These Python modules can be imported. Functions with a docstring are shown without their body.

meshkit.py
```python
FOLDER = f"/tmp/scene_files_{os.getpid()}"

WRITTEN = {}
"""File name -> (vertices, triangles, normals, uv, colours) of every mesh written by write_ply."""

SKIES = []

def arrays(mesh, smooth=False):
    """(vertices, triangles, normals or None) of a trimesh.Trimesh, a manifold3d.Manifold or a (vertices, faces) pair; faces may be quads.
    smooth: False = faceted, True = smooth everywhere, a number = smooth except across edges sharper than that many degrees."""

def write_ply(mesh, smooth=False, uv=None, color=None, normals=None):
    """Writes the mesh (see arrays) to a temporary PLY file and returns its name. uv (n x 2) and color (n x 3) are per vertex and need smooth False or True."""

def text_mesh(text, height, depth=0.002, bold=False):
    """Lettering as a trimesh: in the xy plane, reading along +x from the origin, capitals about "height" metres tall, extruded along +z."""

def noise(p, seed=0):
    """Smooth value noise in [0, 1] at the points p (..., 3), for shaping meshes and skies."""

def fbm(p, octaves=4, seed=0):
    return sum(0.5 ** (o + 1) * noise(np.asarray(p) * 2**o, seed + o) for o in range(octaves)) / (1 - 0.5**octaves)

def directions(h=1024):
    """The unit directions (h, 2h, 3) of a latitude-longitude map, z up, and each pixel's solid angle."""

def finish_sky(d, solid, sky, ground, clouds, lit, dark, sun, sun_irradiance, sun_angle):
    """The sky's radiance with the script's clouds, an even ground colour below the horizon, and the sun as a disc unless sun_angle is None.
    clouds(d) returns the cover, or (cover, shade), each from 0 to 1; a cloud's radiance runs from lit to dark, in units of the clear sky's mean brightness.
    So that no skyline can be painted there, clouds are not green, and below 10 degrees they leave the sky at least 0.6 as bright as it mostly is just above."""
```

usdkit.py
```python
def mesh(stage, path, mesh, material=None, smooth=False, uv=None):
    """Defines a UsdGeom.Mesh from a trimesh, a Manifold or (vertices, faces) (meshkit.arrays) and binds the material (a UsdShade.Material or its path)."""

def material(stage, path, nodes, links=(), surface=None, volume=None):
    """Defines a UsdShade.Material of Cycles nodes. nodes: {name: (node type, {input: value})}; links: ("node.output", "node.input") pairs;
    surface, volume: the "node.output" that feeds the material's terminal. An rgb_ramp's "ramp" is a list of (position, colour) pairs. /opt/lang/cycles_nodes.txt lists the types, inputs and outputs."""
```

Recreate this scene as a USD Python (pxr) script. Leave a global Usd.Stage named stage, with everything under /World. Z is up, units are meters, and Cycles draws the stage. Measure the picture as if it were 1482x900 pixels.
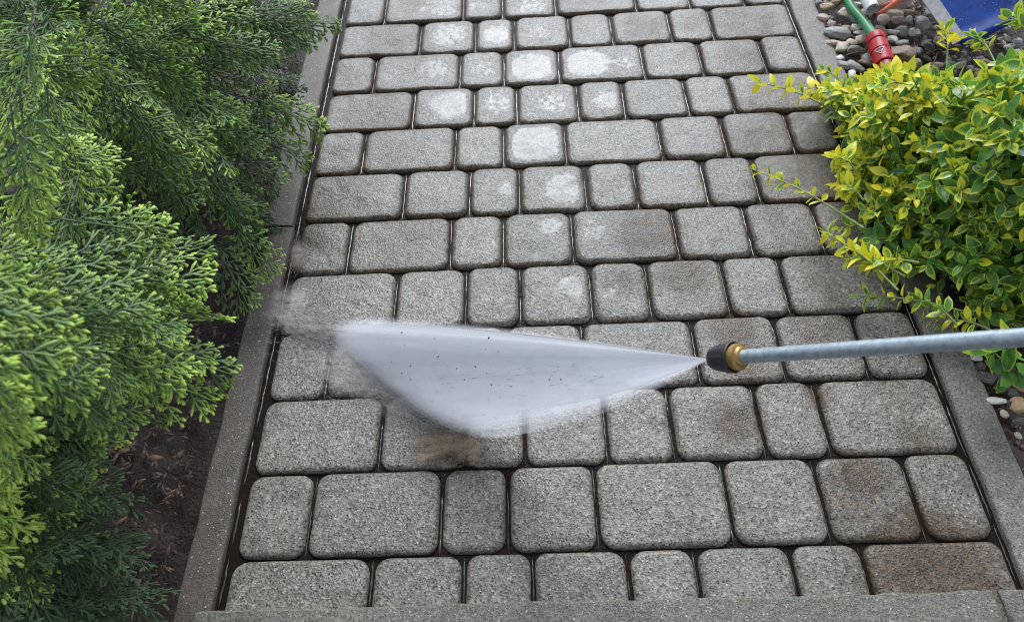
import math, random
import numpy as np
import trimesh
from scipy.spatial import cKDTree
from pxr import Usd, UsdGeom, UsdLux, UsdShade, Gf, Sdf, Vt
import meshkit, usdkit

stage = Usd.Stage.CreateInMemory()
UsdGeom.SetStageUpAxis(stage, 'Z')
UsdGeom.SetStageMetersPerUnit(stage, 1.0)
UsdGeom.Xform.Define(stage, '/World')
UsdGeom.Scope.Define(stage, '/World/Looks')
T = Sdf.ValueTypeNames

# ------------------------------------------------------------------ camera
F_PX, EYE = 1084.78, np.array([0.47797, -1.75754, 1.12039])
PITCH, YAW, ROLL = 0.940099, -0.056677, -0.084244
cp, sp, cy, sy, cr, sr = (math.cos(PITCH), math.sin(PITCH), math.cos(YAW), math.sin(YAW), math.cos(ROLL), math.sin(ROLL))
fw = np.array([sy * cp, cy * cp, -sp]); rt = np.array([cy, -sy, 0.0]); up = np.cross(rt, fw)
CAM = np.array([cr * rt + sr * up, -sr * rt + cr * up, -fw])
cam = UsdGeom.Camera.Define(stage, '/World/camera')
m4 = np.eye(4); m4[:3, :3] = CAM; m4[3, :3] = EYE
cam.AddTransformOp().Set(Gf.Matrix4d(*m4.ravel().tolist()))
cam.CreateHorizontalApertureAttr(36.0)
cam.CreateFocalLengthAttr(36.0 * F_PX / 1482)
cam.CreateClippingRangeAttr(Gf.Vec2f(0.02, 500))
cam.CreateFStopAttr(10.0)
cam.CreateFocusDistanceAttr(1.35)
cam.CreateExposureAttr(0.76)

# ------------------------------------------------------------------ light: bright overcast, sun glow ahead behind thin cloud
SUN_EL, SUN_AZ = math.radians(43), math.radians(3)
sd = np.array([math.sin(SUN_AZ) * math.cos(SUN_EL), math.cos(SUN_AZ) * math.cos(SUN_EL), math.sin(SUN_EL)])
sun = UsdLux.DistantLight.Define(stage, '/World/sun')
sun.CreateNormalizeAttr(True); sun.CreateIntensityAttr(0.20); sun.CreateAngleAttr(34.0); sun.CreateColorAttr(Gf.Vec3f(1.0, 0.985, 0.96))
z = sd; x = np.cross([0, 0, 1.0], z); x /= np.linalg.norm(x); y = np.cross(z, x)
s4 = np.eye(4); s4[0, :3], s4[1, :3], s4[2, :3] = x, y, z
sun.AddTransformOp().Set(Gf.Matrix4d(*s4.ravel().tolist()))
sky_m = usdkit.material(stage, '/World/Looks/sky', {
    'sky': ('sky_texture', {'sky_type': 'single_scattering', 'sun_disc': False, 'sun_elevation': SUN_EL, 'sun_rotation': SUN_AZ, 'aerosol_density': 3.0}),
    'bw': ('rgb_to_bw', {}),
    'tc': ('texture_coordinate', {}),
    'n': ('noise_texture', {'scale': 2.2, 'detail': 4}),
    'r': ('map_range', {'from_min': 0.3, 'from_max': 0.7, 'to_min': 0.70, 'to_max': 1.0, 'clamp': True}),
    'tint': ('mix', {'mix_type': 'multiply', 'fac': 1.0, 'color2': (0.93, 1.0, 1.12)}),
    'mx': ('mix', {}),
    'bg': ('background_shader', {'strength': 0.15})},
    [('sky.color', 'bw.color'), ('bw.val', 'tint.color1'), ('tc.generated', 'n.vector'), ('n.fac', 'r.value'), ('r.result', 'mx.fac'),
     ('sky.color', 'mx.color1'), ('tint.color', 'mx.color2'), ('mx.color', 'bg.color')], surface='bg.background')
dome = UsdLux.DomeLight.Define(stage, '/World/sky')
UsdShade.MaterialBindingAPI.Apply(dome.GetPrim()).Bind(sky_m)

# ------------------------------------------------------------------ helpers
def ray(px, py):
    return (px - 741) / F_PX * CAM[0] - (py - 450) / F_PX * CAM[1] - CAM[2]

def at(px, py, z=0.0):
    """The point at height z that the photograph shows at this place."""
    d = ray(px, py)
    return EYE + d * ((z - EYE[2]) / d[2])

def off(px, py, dist):
    d = ray(px, py)
    return EYE + d / np.linalg.norm(d) * dist

def pix(p):
    q = (np.asarray(p) - EYE) @ CAM.T
    return 741 - F_PX * q[..., 0] / q[..., 2], 450 + F_PX * q[..., 1] / q[..., 2], -q[..., 2]

_count = {}
def numbered(parent, name):
    k = (parent, name); n = _count.get(k, 0); _count[k] = n + 1
    return f'{parent}/{name}' if n == 0 else f'{parent}/{name}_{n:03d}'

def data(prim, label=None, category=None, group=None, kind=None):
    for k, v in (('label', label), ('category', category), ('group', group), ('kind', kind)):
        if v: prim.SetCustomDataByKey(k, v)
    return prim

def thing(name, **kw):
    x = UsdGeom.Xform.Define(stage, numbered('/World', name))
    loc = kw.pop('loc', None)
    if loc is not None: x.AddTranslateOp().Set(Gf.Vec3d(*map(float, loc)))
    data(x.GetPrim(), **kw)
    return str(x.GetPath())

def obj(name, mesh, mat, parent='/World', smooth=True, attrs=None, origin=None, **kw):
    v, f = (mesh.vertices, mesh.faces) if isinstance(mesh, trimesh.Trimesh) else mesh
    v = np.asarray(v, float); f = np.asarray(f, int)
    path = numbered(parent, name)
    if attrs is None and smooth is not True and smooth is not False:
        m = usdkit.mesh(stage, path, (v, f), mat, smooth=smooth)
    else:
        m = usdkit.mesh(stage, path, (v, f), mat, smooth=smooth)
        for k, a in (attrs or {}).items():
            UsdGeom.PrimvarsAPI(m).CreatePrimvar(k, T.FloatArray, 'vertex').Set(Vt.FloatArray.FromNumpy(np.asarray(a, np.float32)))
    data(m.GetPrim(), **kw)
    return path

def mat(name, nodes, links=(), surface='p.BSDF', volume=None):
    return usdkit.material(stage, f'/World/Looks/{name}', nodes, links, surface=surface, volume=volume)

def cat(parts):
    vs, fs, n = [], [], 0
    for v, f in parts:
        vs.append(np.asarray(v, float)); fs.append(np.asarray(f) + n); n += len(v)
    return np.vstack(vs), np.vstack(fs)

def grid_faces(nu, nv, wrap=False):
    i, j = np.meshgrid(np.arange(nu - 1), np.arange(nv if wrap else nv - 1), indexing='ij')
    a = i * nv + j; b = i * nv + (j + 1) % nv
    q = np.stack([a, b, b + nv, a + nv], -1).reshape(-1, 4)
    return np.vstack([q[:, [0, 1, 2]], q[:, [0, 2, 3]]])

def tube(pts, radii, sides=10, caps=True):
    p = np.asarray(pts, float); r = np.broadcast_to(radii, (len(p),)).astype(float)
    t = np.gradient(p, axis=0); t /= np.linalg.norm(t, axis=1, keepdims=True)
    a = np.cross(t[0], [0, 0, 1.0] if abs(t[0][2]) < .9 else [1.0, 0, 0]); a /= np.linalg.norm(a)
    A = []
    for k in range(len(p)):
        a = a - t[k] * (a @ t[k]); a /= np.linalg.norm(a); A.append(a)
    A = np.array(A); B = np.cross(t, A); g = np.arange(sides) * 2 * np.pi / sides
    v = p[:, None] + r[:, None, None] * (np.cos(g)[None, :, None] * A[:, None] + np.sin(g)[None, :, None] * B[:, None])
    v = v.reshape(-1, 3); f = grid_faces(len(p), sides, True)
    if caps:
        n = len(v); v = np.vstack([v, p[0], p[-1]])
        k = np.arange(sides); e = (len(p) - 1) * sides
        f = np.vstack([f, np.stack([np.full(sides, n), (k + 1) % sides, k], 1), np.stack([np.full(sides, n + 1), e + k, e + (k + 1) % sides], 1)])
    return v, f[:, ::-1] if False else f

def lathe(profile, a, b, sides=28):
    """profile: (distance along a->b in metres, radius)."""
    a, b = np.asarray(a, float), np.asarray(b, float); d = (b - a) / np.linalg.norm(b - a)
    pts = [a + d * s for s, _ in profile]
    w = np.cross(d, [0, 0, 1.0]); w /= np.linalg.norm(w); u = np.cross(d, w)
    g = np.arange(sides) * 2 * np.pi / sides
    ring = np.cos(g)[:, None] * w + np.sin(g)[:, None] * u
    v = np.vstack([p + r * ring for p, (_, r) in zip(pts, profile)])
    f = grid_faces(len(profile), sides, True)
    n = len(v); v = np.vstack([v, pts[0], pts[-1]]); k = np.arange(sides); e = (len(profile) - 1) * sides
    f = np.vstack([f, np.stack([np.full(sides, n), (k + 1) % sides, k], 1), np.stack([np.full(sides, n + 1), e + k, e + (k + 1) % sides], 1)])
    return v, f

def catmull(points, n):
    p = np.asarray(points, float); p = np.vstack([2 * p[0] - p[1], p, 2 * p[-1] - p[-2]])
    out = []
    for s in np.linspace(0, len(p) - 3 - 1e-9, n):
        k = int(s); t = s - k; a, b, c, d = p[k:k + 4]
        out.append(.5 * (2 * b + (c - a) * t + (2 * a - 5 * b + 4 * c - d) * t * t + (3 * b - a - 3 * c + d) * t ** 3))
    return np.array(out)

def unit(v):
    v = np.asarray(v, float); return v / np.linalg.norm(v)

def sm(x, a, b):
    t = np.clip((x - a) / (b - a), 0, 1); return t * t * (3 - 2 * t)

# ------------------------------------------------------------------ materials
def concrete(name, c_lo, c_mid, c_hi, brown, attrs=True, rough=0.42, dark=0.045, gscale=310):
    nodes = {
        'g': ('geometry', {}),
        'v1': ('voronoi_texture', {'scale': gscale}), 's1': ('separate_color', {}),
        'v2': ('voronoi_texture', {'scale': gscale * 2.3}), 's2': ('separate_color', {}),
        'r1': ('rgb_ramp', {'ramp': [(0, c_lo), (.18, c_lo), (.34, c_mid), (.62, c_mid), (.86, c_hi), (1, tuple(1.3 * c for c in c_hi))]}),
        'r2': ('rgb_ramp', {'ramp': [(0, tuple(.8 * c for c in c_lo)), (.3, c_mid), (.7, c_mid), (1, c_hi)]}),
        'mx': ('mix', {'fac': .45}),
        # sparse dark and pale grains
        'v3': ('voronoi_texture', {'scale': gscale * .78}), 's3': ('separate_color', {}),
        'd1': ('math', {'math_type': 'less_than', 'value2': .17}), 'd2': ('math', {'math_type': 'less_than', 'value2': .42}),
        'dd': ('math', {'math_type': 'multiply'}), 'mk': ('mix', {'color2': (dark, dark, dark * .95)}),
        'p1': ('math', {'math_type': 'greater_than', 'value2': .965}), 'pp': ('math', {'math_type': 'multiply'}), 'mp': ('mix', {'color2': (.36, .34, .30)}),
        # broad mottling
        'n1': ('noise_texture', {'scale': 22, 'detail': 5}), 'm1': ('map_range', {'from_min': .3, 'from_max': .7, 'to_min': .80, 'to_max': 1.16, 'clamp': True}),
        'mm': ('mix', {'mix_type': 'multiply', 'fac': 1.0}),
        # brown stains, and a browner band at paver rims
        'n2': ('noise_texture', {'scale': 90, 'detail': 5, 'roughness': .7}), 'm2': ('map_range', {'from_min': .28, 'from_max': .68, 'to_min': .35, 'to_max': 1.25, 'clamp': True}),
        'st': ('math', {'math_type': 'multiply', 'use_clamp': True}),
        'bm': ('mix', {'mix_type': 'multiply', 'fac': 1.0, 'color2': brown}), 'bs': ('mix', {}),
        # relief
        'b1': ('bump', {'distance': .0011, 'strength': .6}), 'b2': ('bump', {'distance': .0009, 'strength': .5}),
        'n3': ('noise_texture', {'scale': 420, 'detail': 3}),
        'rr': ('map_range', {'from_min': .25, 'from_max': .75, 'to_min': rough - .14, 'to_max': rough + .10}),
        'p': ('principled_bsdf', {'ior': 1.45, 'specular_ior_level': .5, 'specular_tint': (.88, .95, 1.0)})}
    L = [('g.position', n + '.vector') for n in ('v1', 'v2', 'v3', 'n1', 'n2', 'n3')]
    L += [('v1.color', 's1.color'), ('s1.r', 'r1.fac'), ('v2.color', 's2.color'), ('s2.r', 'r2.fac'), ('r1.color', 'mx.color1'), ('r2.color', 'mx.color2'),
          ('v3.color', 's3.color'), ('s3.r', 'd1.value1'), ('v3.distance', 'd2.value1'), ('d1.value', 'dd.value1'), ('d2.value', 'dd.value2'), ('dd.value', 'mk.fac'), ('mx.color', 'mk.color1'),
          ('s3.g', 'p1.value1'), ('p1.value', 'pp.value1'), ('d2.value', 'pp.value2'), ('pp.value', 'mp.fac'), ('mk.color', 'mp.color1'),
          ('n1.fac', 'm1.value'), ('mp.color', 'mm.color1'), ('m1.result', 'mm.color2'),
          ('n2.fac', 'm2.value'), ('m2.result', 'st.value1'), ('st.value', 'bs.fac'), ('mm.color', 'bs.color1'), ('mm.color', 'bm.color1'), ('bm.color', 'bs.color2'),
          ('v1.distance', 'b1.height'), ('n3.fac', 'b2.height'), ('b1.normal', 'b2.normal'), ('b2.normal', 'p.normal'),
          ('n1.fac', 'rr.value'), ('rr.result', 'p.roughness')]
    if attrs:
        nodes |= {'as': ('attribute', {'attribute': 'browning'}), 'at': ('attribute', {'attribute': 'tone'}), 'af': ('attribute', {'attribute': 'film'}),
                  'tt': ('mix', {'mix_type': 'multiply', 'fac': 1.0}),
                  'nf': ('noise_texture', {'scale': 75, 'detail': 5, 'roughness': .6, 'distortion': .5}), 'fm': ('math', {'math_type': 'multiply_add', 'value2': 1.1, 'value3': -.55}),
                  'fa': ('math', {'math_type': 'add'}), 'fs': ('map_range', {'range_type': 'smoothstep', 'from_min': .38, 'from_max': .64, 'clamp': True}),
                  'inv': ('math', {'math_type': 'multiply_add', 'value2': -.985, 'value3': 1.0}),
                  'bsx': ('math', {'math_type': 'multiply', 'value2': .6}), 'bsy': ('math', {'math_type': 'multiply', 'value2': .5}),
                  'rf': ('mix_float', {'b': .15}), 'sf': ('mix_float', {'a': .5, 'b': .50}), 'nr': ('noise_texture', {'scale': 210, 'detail': 3, 'distortion': .8}), 'b3': ('bump', {'distance': .0012, 'strength': .32}),
                  'fd': ('mix', {'mix_type': 'multiply', 'color2': (.86, .86, .86)})}
        L = [l for l in L if l != ('rr.result', 'p.roughness')]
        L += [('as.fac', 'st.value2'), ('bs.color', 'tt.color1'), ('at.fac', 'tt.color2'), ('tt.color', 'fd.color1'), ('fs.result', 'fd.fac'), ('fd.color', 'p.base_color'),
              ('g.position', 'nf.vector'), ('nf.fac', 'fm.value1'), ('fm.value', 'fa.value1'), ('af.fac', 'fa.value2'), ('fa.value', 'fs.value'),
              ('fs.result', 'inv.value1'), ('inv.value', 'bsx.value1'), ('inv.value', 'bsy.value1'), ('bsx.value', 'b1.strength'), ('bsy.value', 'b2.strength'),
              ('rr.result', 'rf.a'), ('fs.result', 'rf.fac'), ('rf.result', 'p.roughness'), ('fs.result', 'sf.fac'), ('sf.result', 'p.specular_ior_level'), ('g.position', 'nr.vector'), ('nr.fac', 'b3.height'), ('b2.normal', 'b3.normal'), ('b3.normal', 'p.normal')]
        L = [l for l in L if l != ('b2.normal', 'p.normal')]
    else:
        nodes['st'] = ('math', {'math_type': 'multiply', 'use_clamp': True, 'value2': .35})
        L += [('bs.color', 'p.base_color')]
    return mat(name, nodes, L)

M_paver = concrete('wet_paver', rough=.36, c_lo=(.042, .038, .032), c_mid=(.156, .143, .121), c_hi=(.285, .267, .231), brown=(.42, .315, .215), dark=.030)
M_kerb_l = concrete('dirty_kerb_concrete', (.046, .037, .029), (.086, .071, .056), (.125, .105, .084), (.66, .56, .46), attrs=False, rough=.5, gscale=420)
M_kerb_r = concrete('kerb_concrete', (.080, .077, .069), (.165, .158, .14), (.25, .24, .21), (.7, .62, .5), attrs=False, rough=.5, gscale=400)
M_slab = concrete('step_concrete', (.045, .044, .040), (.125, .12, .105), (.22, .21, .18), (.75, .70, .48), attrs=False, rough=.45, gscale=420)

def simple(name, color, rough=.5, bump=None, var=None, **kw):
    nodes = {'p': ('principled_bsdf', {'roughness': rough, **kw})}
    L = []
    nodes['g'] = ('geometry', {})
    if var:
        sc, c2, d = var
        nodes |= {'n': ('noise_texture', {'scale': sc, 'detail': 5, 'roughness': .65}), 'r': ('rgb_ramp', {'ramp': [(.3, color), (.7, c2)]})}
        L += [('g.position', 'n.vector'), ('n.fac', 'r.fac'), ('r.color', 'p.base_color')]
    else:
        nodes['p'][1]['base_color'] = color
    if bump:
        sc, dist, st = bump
        nodes |= {'nb': ('noise_texture', {'scale': sc, 'detail': 4}), 'b': ('bump', {'distance': dist, 'strength': st})}
        L += [('g.position', 'nb.vector'), ('nb.fac', 'b.height'), ('b.normal', 'p.normal')]
    return mat(name, nodes, L)

M_water = simple('joint_water', (.013, .0098, .0078), .12, bump=(150, .003, .6), ior=1.33, specular_ior_level=.08)
M_riv = simple('clear_trickle', (.03, .028, .027), .05, bump=(300, .0006, .4), ior=1.55, specular_ior_level=.9)
M_soil = simple('wet_soil', (.010, .0065, .005), .55, bump=(160, .006, .9), var=(45, (.034, .022, .017), 0), specular_ior_level=.3)
M_mud = simple('muddy_water', (.045, .03, .022), .10, bump=(60, .002, .25), var=(9, (.06, .042, .032), 0), ior=1.33)
M_chip = simple('bark_chip', (.016, .010, .007), .5, var=(60, (.085, .045, .028), 0), bump=(300, .001, .6))
M_needle = simple('dead_needle', (.08, .038, .02), .6, var=(60, (.20, .105, .058), 0))

# ------------------------------------------------------------------ the paving
PITCH_Y = 0.13878
U = 0.0115833
PAT = {0: (0, 9, 27, 36, 48, 66, 78, 90, 99), 1: (0, 18, 30, 39, 51, 60, 72, 81, 99)}
JOINTS = {1: [(608, 52), (688, 52), (744, 50), (824, 47), (886, 43), (970, 37), (1030, 35)],
          2: [(542, 105), (666, 102), (729, 101), (810, 98), (931, 90), (1015, 84), (1105, 80)],
          3: [(598, 157), (686, 155), (748, 152), (837, 148), (903, 142), (994, 138), (1058, 133)],
          4: [(526, 217), (659, 213), (729, 210), (819, 208), (956, 200), (1049, 195), (1144, 190)],
          5: [(585, 280), (680, 277), (752, 273), (849, 270), (921, 267), (1021, 262), (1095, 258)],
          6: [(505, 355), (652, 351), (728, 348), (830, 346), (979, 338), (1085, 335), (1187, 330)],
          7: [(572, 432), (674, 430), (753, 428), (856, 425), (940, 420), (1051, 416), (1136, 412)],
          9: [(551, 630), None, (759, 623), (877, 617), (972, 612), (1100, 608), (1192, 605)],
          8: [(476, 520), None, None, None, (1008, 508), (1129, 503), (1247, 500)],
          10: [(448, 750), (638, 745), (735, 742), (864, 738), (1055, 730), (1192, 725), (1325, 718)],
          11: [(536, 845), (671, 843), (772, 840), (911, 835), (1010, 830), (1149, 825), (1253, 818)]}
# stains (x, y, radius in pixels of the photograph, strength), laid as soft patches on the ground
STAIN = [(930, 38, 30, 1.0), (575, 58, 50, .5), (505, 108, 35, .35), (545, 158, 50, .5), (612, 95, 26, .5), (935, 335, 42, 1.0), (902, 405, 24, .7), (990, 395, 36, 1.0),
         (1060, 478, 34, 1.0), (1075, 520, 40, .6), (1092, 200, 36, .6), (1080, 82, 42, .6), (1085, 32, 50, .7), (1062, 612, 34, .7), (1180, 565, 22, .6), (1248, 688, 34, .8),
         (1235, 725, 40, .45), (1350, 822, 95, .85), (1325, 635, 26, .5), (605, 4, 26, .5), (1180, 478, 34, .5), (1005, 30, 26, .4), (1150, 255, 60, .45), (1130, 130, 55, .55),
         (470, 285, 60, .45), (590, 340, 60, .35), (450, 345, 30, .4), (1290, 560, 30, .25), (650, 640, 45, .45), (570, 215, 45, .3), (495, 215, 26, .3), (840, 12, 40, .35), (1000, 75, 20, .3)]
FILM = [(725, 130, 170, .34), (770, 290, 120, .27), (900, 380, 90, .22), (775, 207, 40, 1.0), (818, 272, 30, .9), (652, 152, 32, .85), (770, 97, 34, .9), (850, 92, 34, .85), (648, 50, 32, .6), (720, 50, 24, .75), (878, 145, 24, .6), (828, 420, 28, .85),
        (800, 325, 26, .6), (735, 272, 18, .6), (625, 100, 26, .6), (905, 90, 20, .5), (720, 150, 26, .55), (800, 150, 26, .55), (720, 345, 18, .5), (700, 100, 22, .5), (640, 10, 40, .5),
        (770, 12, 30, .5), (860, 335, 22, .55), (890, 425, 22, .5), (715, 430, 26, .45), (690, 12, 22, .5), (783, 46, 26, .45), (630, 280, 30, .4)]
def field(P, spots, flat=False):
    out = np.zeros(len(P))
    for sx, sy, r, s in spots:
        c = at(sx, sy); rad = np.linalg.norm(at(sx + r, sy) - c)
        d2 = ((P[:, :2] - c[:2]) ** 2).sum(1) / rad ** 2
        out = np.maximum(out, s * np.exp(-(d2 ** (2.5 if flat else 1.5)) * .8))
    return out

rng = np.random.default_rng(7)
def paver(x0, x1, y0, y1, seed):
    """One tumbled concrete block: rounded plan, rounded shoulders, slightly uneven top."""
    r = np.random.default_rng(seed)
    g = np.array([.0037, .0037, .0015, .0015]) + r.uniform(-.0006, .0008, 4)
    x0, x1, y0, y1 = x0 + g[0], x1 - g[1], y0 + g[2], y1 - g[3]
    w, h = x1 - x0, y1 - y0; c = np.array([(x0 + x1) / 2, (y0 + y1) / 2])
    rad = np.minimum(r.uniform(.017, .024, 4), .45 * min(w, h))
    out = []
    n_arc, step = 6, .0085
    corners = [(x1, y0, -90), (x1, y1, 0), (x0, y1, 90), (x0, y0, 180)]
    for k, (qx, qy, a0) in enumerate(corners):
        R = rad[k]; ox = qx - R if qx == x1 else qx + R; oy = qy - R if qy == y1 else qy + R
        for a in np.radians(np.linspace(a0, a0 + 90, n_arc)): out.append((ox + R * np.cos(a), oy + R * np.sin(a)))
    out = np.array(out + [out[0]])
    pts = []
    for a, b in zip(out[:-1], out[1:]):
        n = max(1, int(round(np.linalg.norm(b - a) / step)))
        pts += [a + (b - a) * t for t in np.arange(n) / n]
    o = np.array(pts)
    # slightly bellied and chipped sides
    q = np.c_[o * 42, np.full(len(o), seed * 3.7)]
    d = o - c
    o = c + d * (1 + (.014 * (meshkit.fbm(q, 3, seed) - .5) * 2)[:, None] * (.06 / np.linalg.norm(d, axis=1))[:, None])
    half = min(w, h) / 2
    # rings: side bottom, then over the shoulder and to the middle
    er = r.uniform(.0068, .0095)
    ang = np.radians([0, 22, 44, 64, 80, 90])
    ins = [0.0] + list(er * (1 - np.cos(ang))) ; zs = [-.035] + list(er * (np.sin(ang) - 1))
    for t in (.30, .45, .6, .74, .87): ins.append(half * t); zs.append(0.0)
    rings, edge = [], []
    n_in = len(ins)
    for i_, z_ in zip(ins, zs):
        if i_ <= er + 1e-9:
            dd = o - c; L = np.linalg.norm(dd, axis=1, keepdims=True)
            inner = np.clip(np.abs(dd) - 0, 0, None)
            s = np.array([1 - i_ / (w / 2), 1 - i_ / (h / 2)])
            p = c + dd * s
        else:
            s = np.array([1 - i_ / (w / 2), 1 - i_ / (h / 2)]); p = c + (o - c) * s
        rings.append(np.c_[p, np.full(len(p), z_)]); edge.append(np.full(len(p), i_))
    v = np.vstack(rings); e = np.concatenate(edge)
    top = sm(e, 0, er)
    v[:, 2] += top * (.0022 * (meshkit.fbm(np.c_[v[:, :2] * 30, np.full(len(v), seed * 1.3)], 3, 5) - .5) * 2 + .0007 * (meshkit.fbm(np.c_[v[:, :2] * 160, np.full(len(v), seed * 1.3)], 2, 9) - .5) * 2)
    crown = 1 - ((v[:, 0] - c[0]) / (w / 2)) ** 4 * .5 - ((v[:, 1] - c[1]) / (h / 2)) ** 4 * .5
    v[:, 2] += top * .0016 * (crown - .5)
    tilt = r.normal(0, .007, 2)
    v[:, 2] += (v[:, :2] - c) @ tilt + r.normal(0, .0008)
    m = len(o); f = grid_faces(n_in, m, True)
    # close the middle with a strip of triangles to the centre line
    last = (n_in - 1) * m
    v = np.vstack([v, [c[0], c[1], v[last:, 2].mean()]]); e = np.append(e, half)
    k = np.arange(m)
    f = np.vstack([f, np.stack([last + k, last + (k + 1) % m, np.full(m, len(v) - 1)], 1)])
    film = field(v, FILM, True) * sm(e, .007, .012)
    browning = 1.75 * field(v, STAIN) + (.25 + .65 * sm((y0 + y1) / 2, -1.1, -.5) * r.uniform(.7, 1.2)) * (1 - sm(e, .001, .019)) + .10  # spot stains plus a browner band along the rim, stronger in far rows
    tone = np.full(len(v), r.uniform(.90, 1.10))
    obj('paver', (v, f), M_paver, PATH, True, {'film': film, 'browning': browning, 'tone': tone})

PATH = thing('paved_path', kind='structure', label='wet grey concrete block paving between two kerbs', category='path')
Y_CUT = -1.4615
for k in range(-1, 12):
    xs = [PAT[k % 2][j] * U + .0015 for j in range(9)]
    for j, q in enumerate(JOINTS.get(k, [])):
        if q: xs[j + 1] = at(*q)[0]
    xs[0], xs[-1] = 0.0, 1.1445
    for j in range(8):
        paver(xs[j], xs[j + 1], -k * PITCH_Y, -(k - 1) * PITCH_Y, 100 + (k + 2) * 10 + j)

def wavy_sheet(x0, x1, y0, y1, n, zf):
    nx = max(2, int((x1 - x0) / n)); ny = max(2, int((y1 - y0) / n))
    X, Y = np.meshgrid(np.linspace(x0, x1, nx), np.linspace(y0, y1, ny), indexing='ij')
    v = np.c_[X.ravel(), Y.ravel(), np.zeros(X.size)]; v[:, 2] = zf(v)
    return v, grid_faces(nx, ny)[:, ::-1] if False else (v, grid_faces(nx, ny))[1]

obj('joint_water', wavy_sheet(-.03, 1.165, -1.53, .30, .012, lambda v: -.0100 + .0020 * (meshkit.fbm(v * 9, 2, 3) - .5)), M_water, kind='structure', label='dark rain water standing in the paving joints', category='water')

# kerbs: 6 cm edging stones, a metre long
def kerb_block(x0, x1, y0, y1, zt, seed, bev=.006):
    nx = [0, .0, bev * .3, bev, .02, .5, -.02, -bev, -bev * .3, 0, 0]
    prof = [(x0, zt - .16), (x0, zt - bev), (x0 + bev * .3, zt - bev * .3), (x0 + bev, zt), (x0 + .018, zt), ((x0 + x1) / 2, zt), (x1 - .018, zt), (x1 - bev, zt), (x1 - bev * .3, zt - bev * .3), (x1, zt - bev), (x1, zt - .16)]
    ny = int((y1 - y0) / .012); ys = np.linspace(y0, y1, ny)
    P = np.array(prof)
    v = np.array([[p[0], yy, p[1]] for yy in ys for p in P])
    top = sm(v[:, 2], zt - .02, zt)
    nz = meshkit.fbm(np.c_[v[:, :2] * 40, np.full(len(v), seed)], 4, seed) - .5
    v[:, 2] += top * .004 * nz
    v[:, 0] += .004 * (meshkit.fbm(np.c_[v[:, 1:2] * 30, np.full(len(v), seed + 5.0), v[:, 2:] * 30], 4, seed) - .5)
    f = grid_faces(ny, len(P))
    caps = []
    for row, flip in ((0, 1), (ny - 1, 0)):
        idx = row * len(P) + np.arange(len(P)); tri = np.array([[idx[0], idx[i], idx[i + 1]] for i in range(1, len(P) - 1)])
        caps.append(tri[:, ::-1] if flip else tri)
    return v, np.vstack([f] + caps)
KL = thing('left_kerb', kind='structure', label='dark wet concrete edging beside the thuja hedge', category='kerb')
for i, (a, b) in enumerate(((-1.60, -.7085), (-.7045, .30))):
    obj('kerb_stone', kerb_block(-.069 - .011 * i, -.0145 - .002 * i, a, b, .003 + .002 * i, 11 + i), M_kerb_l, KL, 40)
KR = thing('right_kerb', kind='structure', label='grey concrete edging between paving and pebbles', category='kerb')
for i, (a, b) in enumerate(((-1.70, -.6415), (-.6375, .40))):
    obj('kerb_stone', kerb_block(1.1535, 1.2165, a, b, .004 - .002 * i, 21 + i), M_kerb_r, KR, 40)
ST = thing('concrete_step', kind='structure', label='grainy concrete threshold slabs along the bottom edge', category='step')
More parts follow.
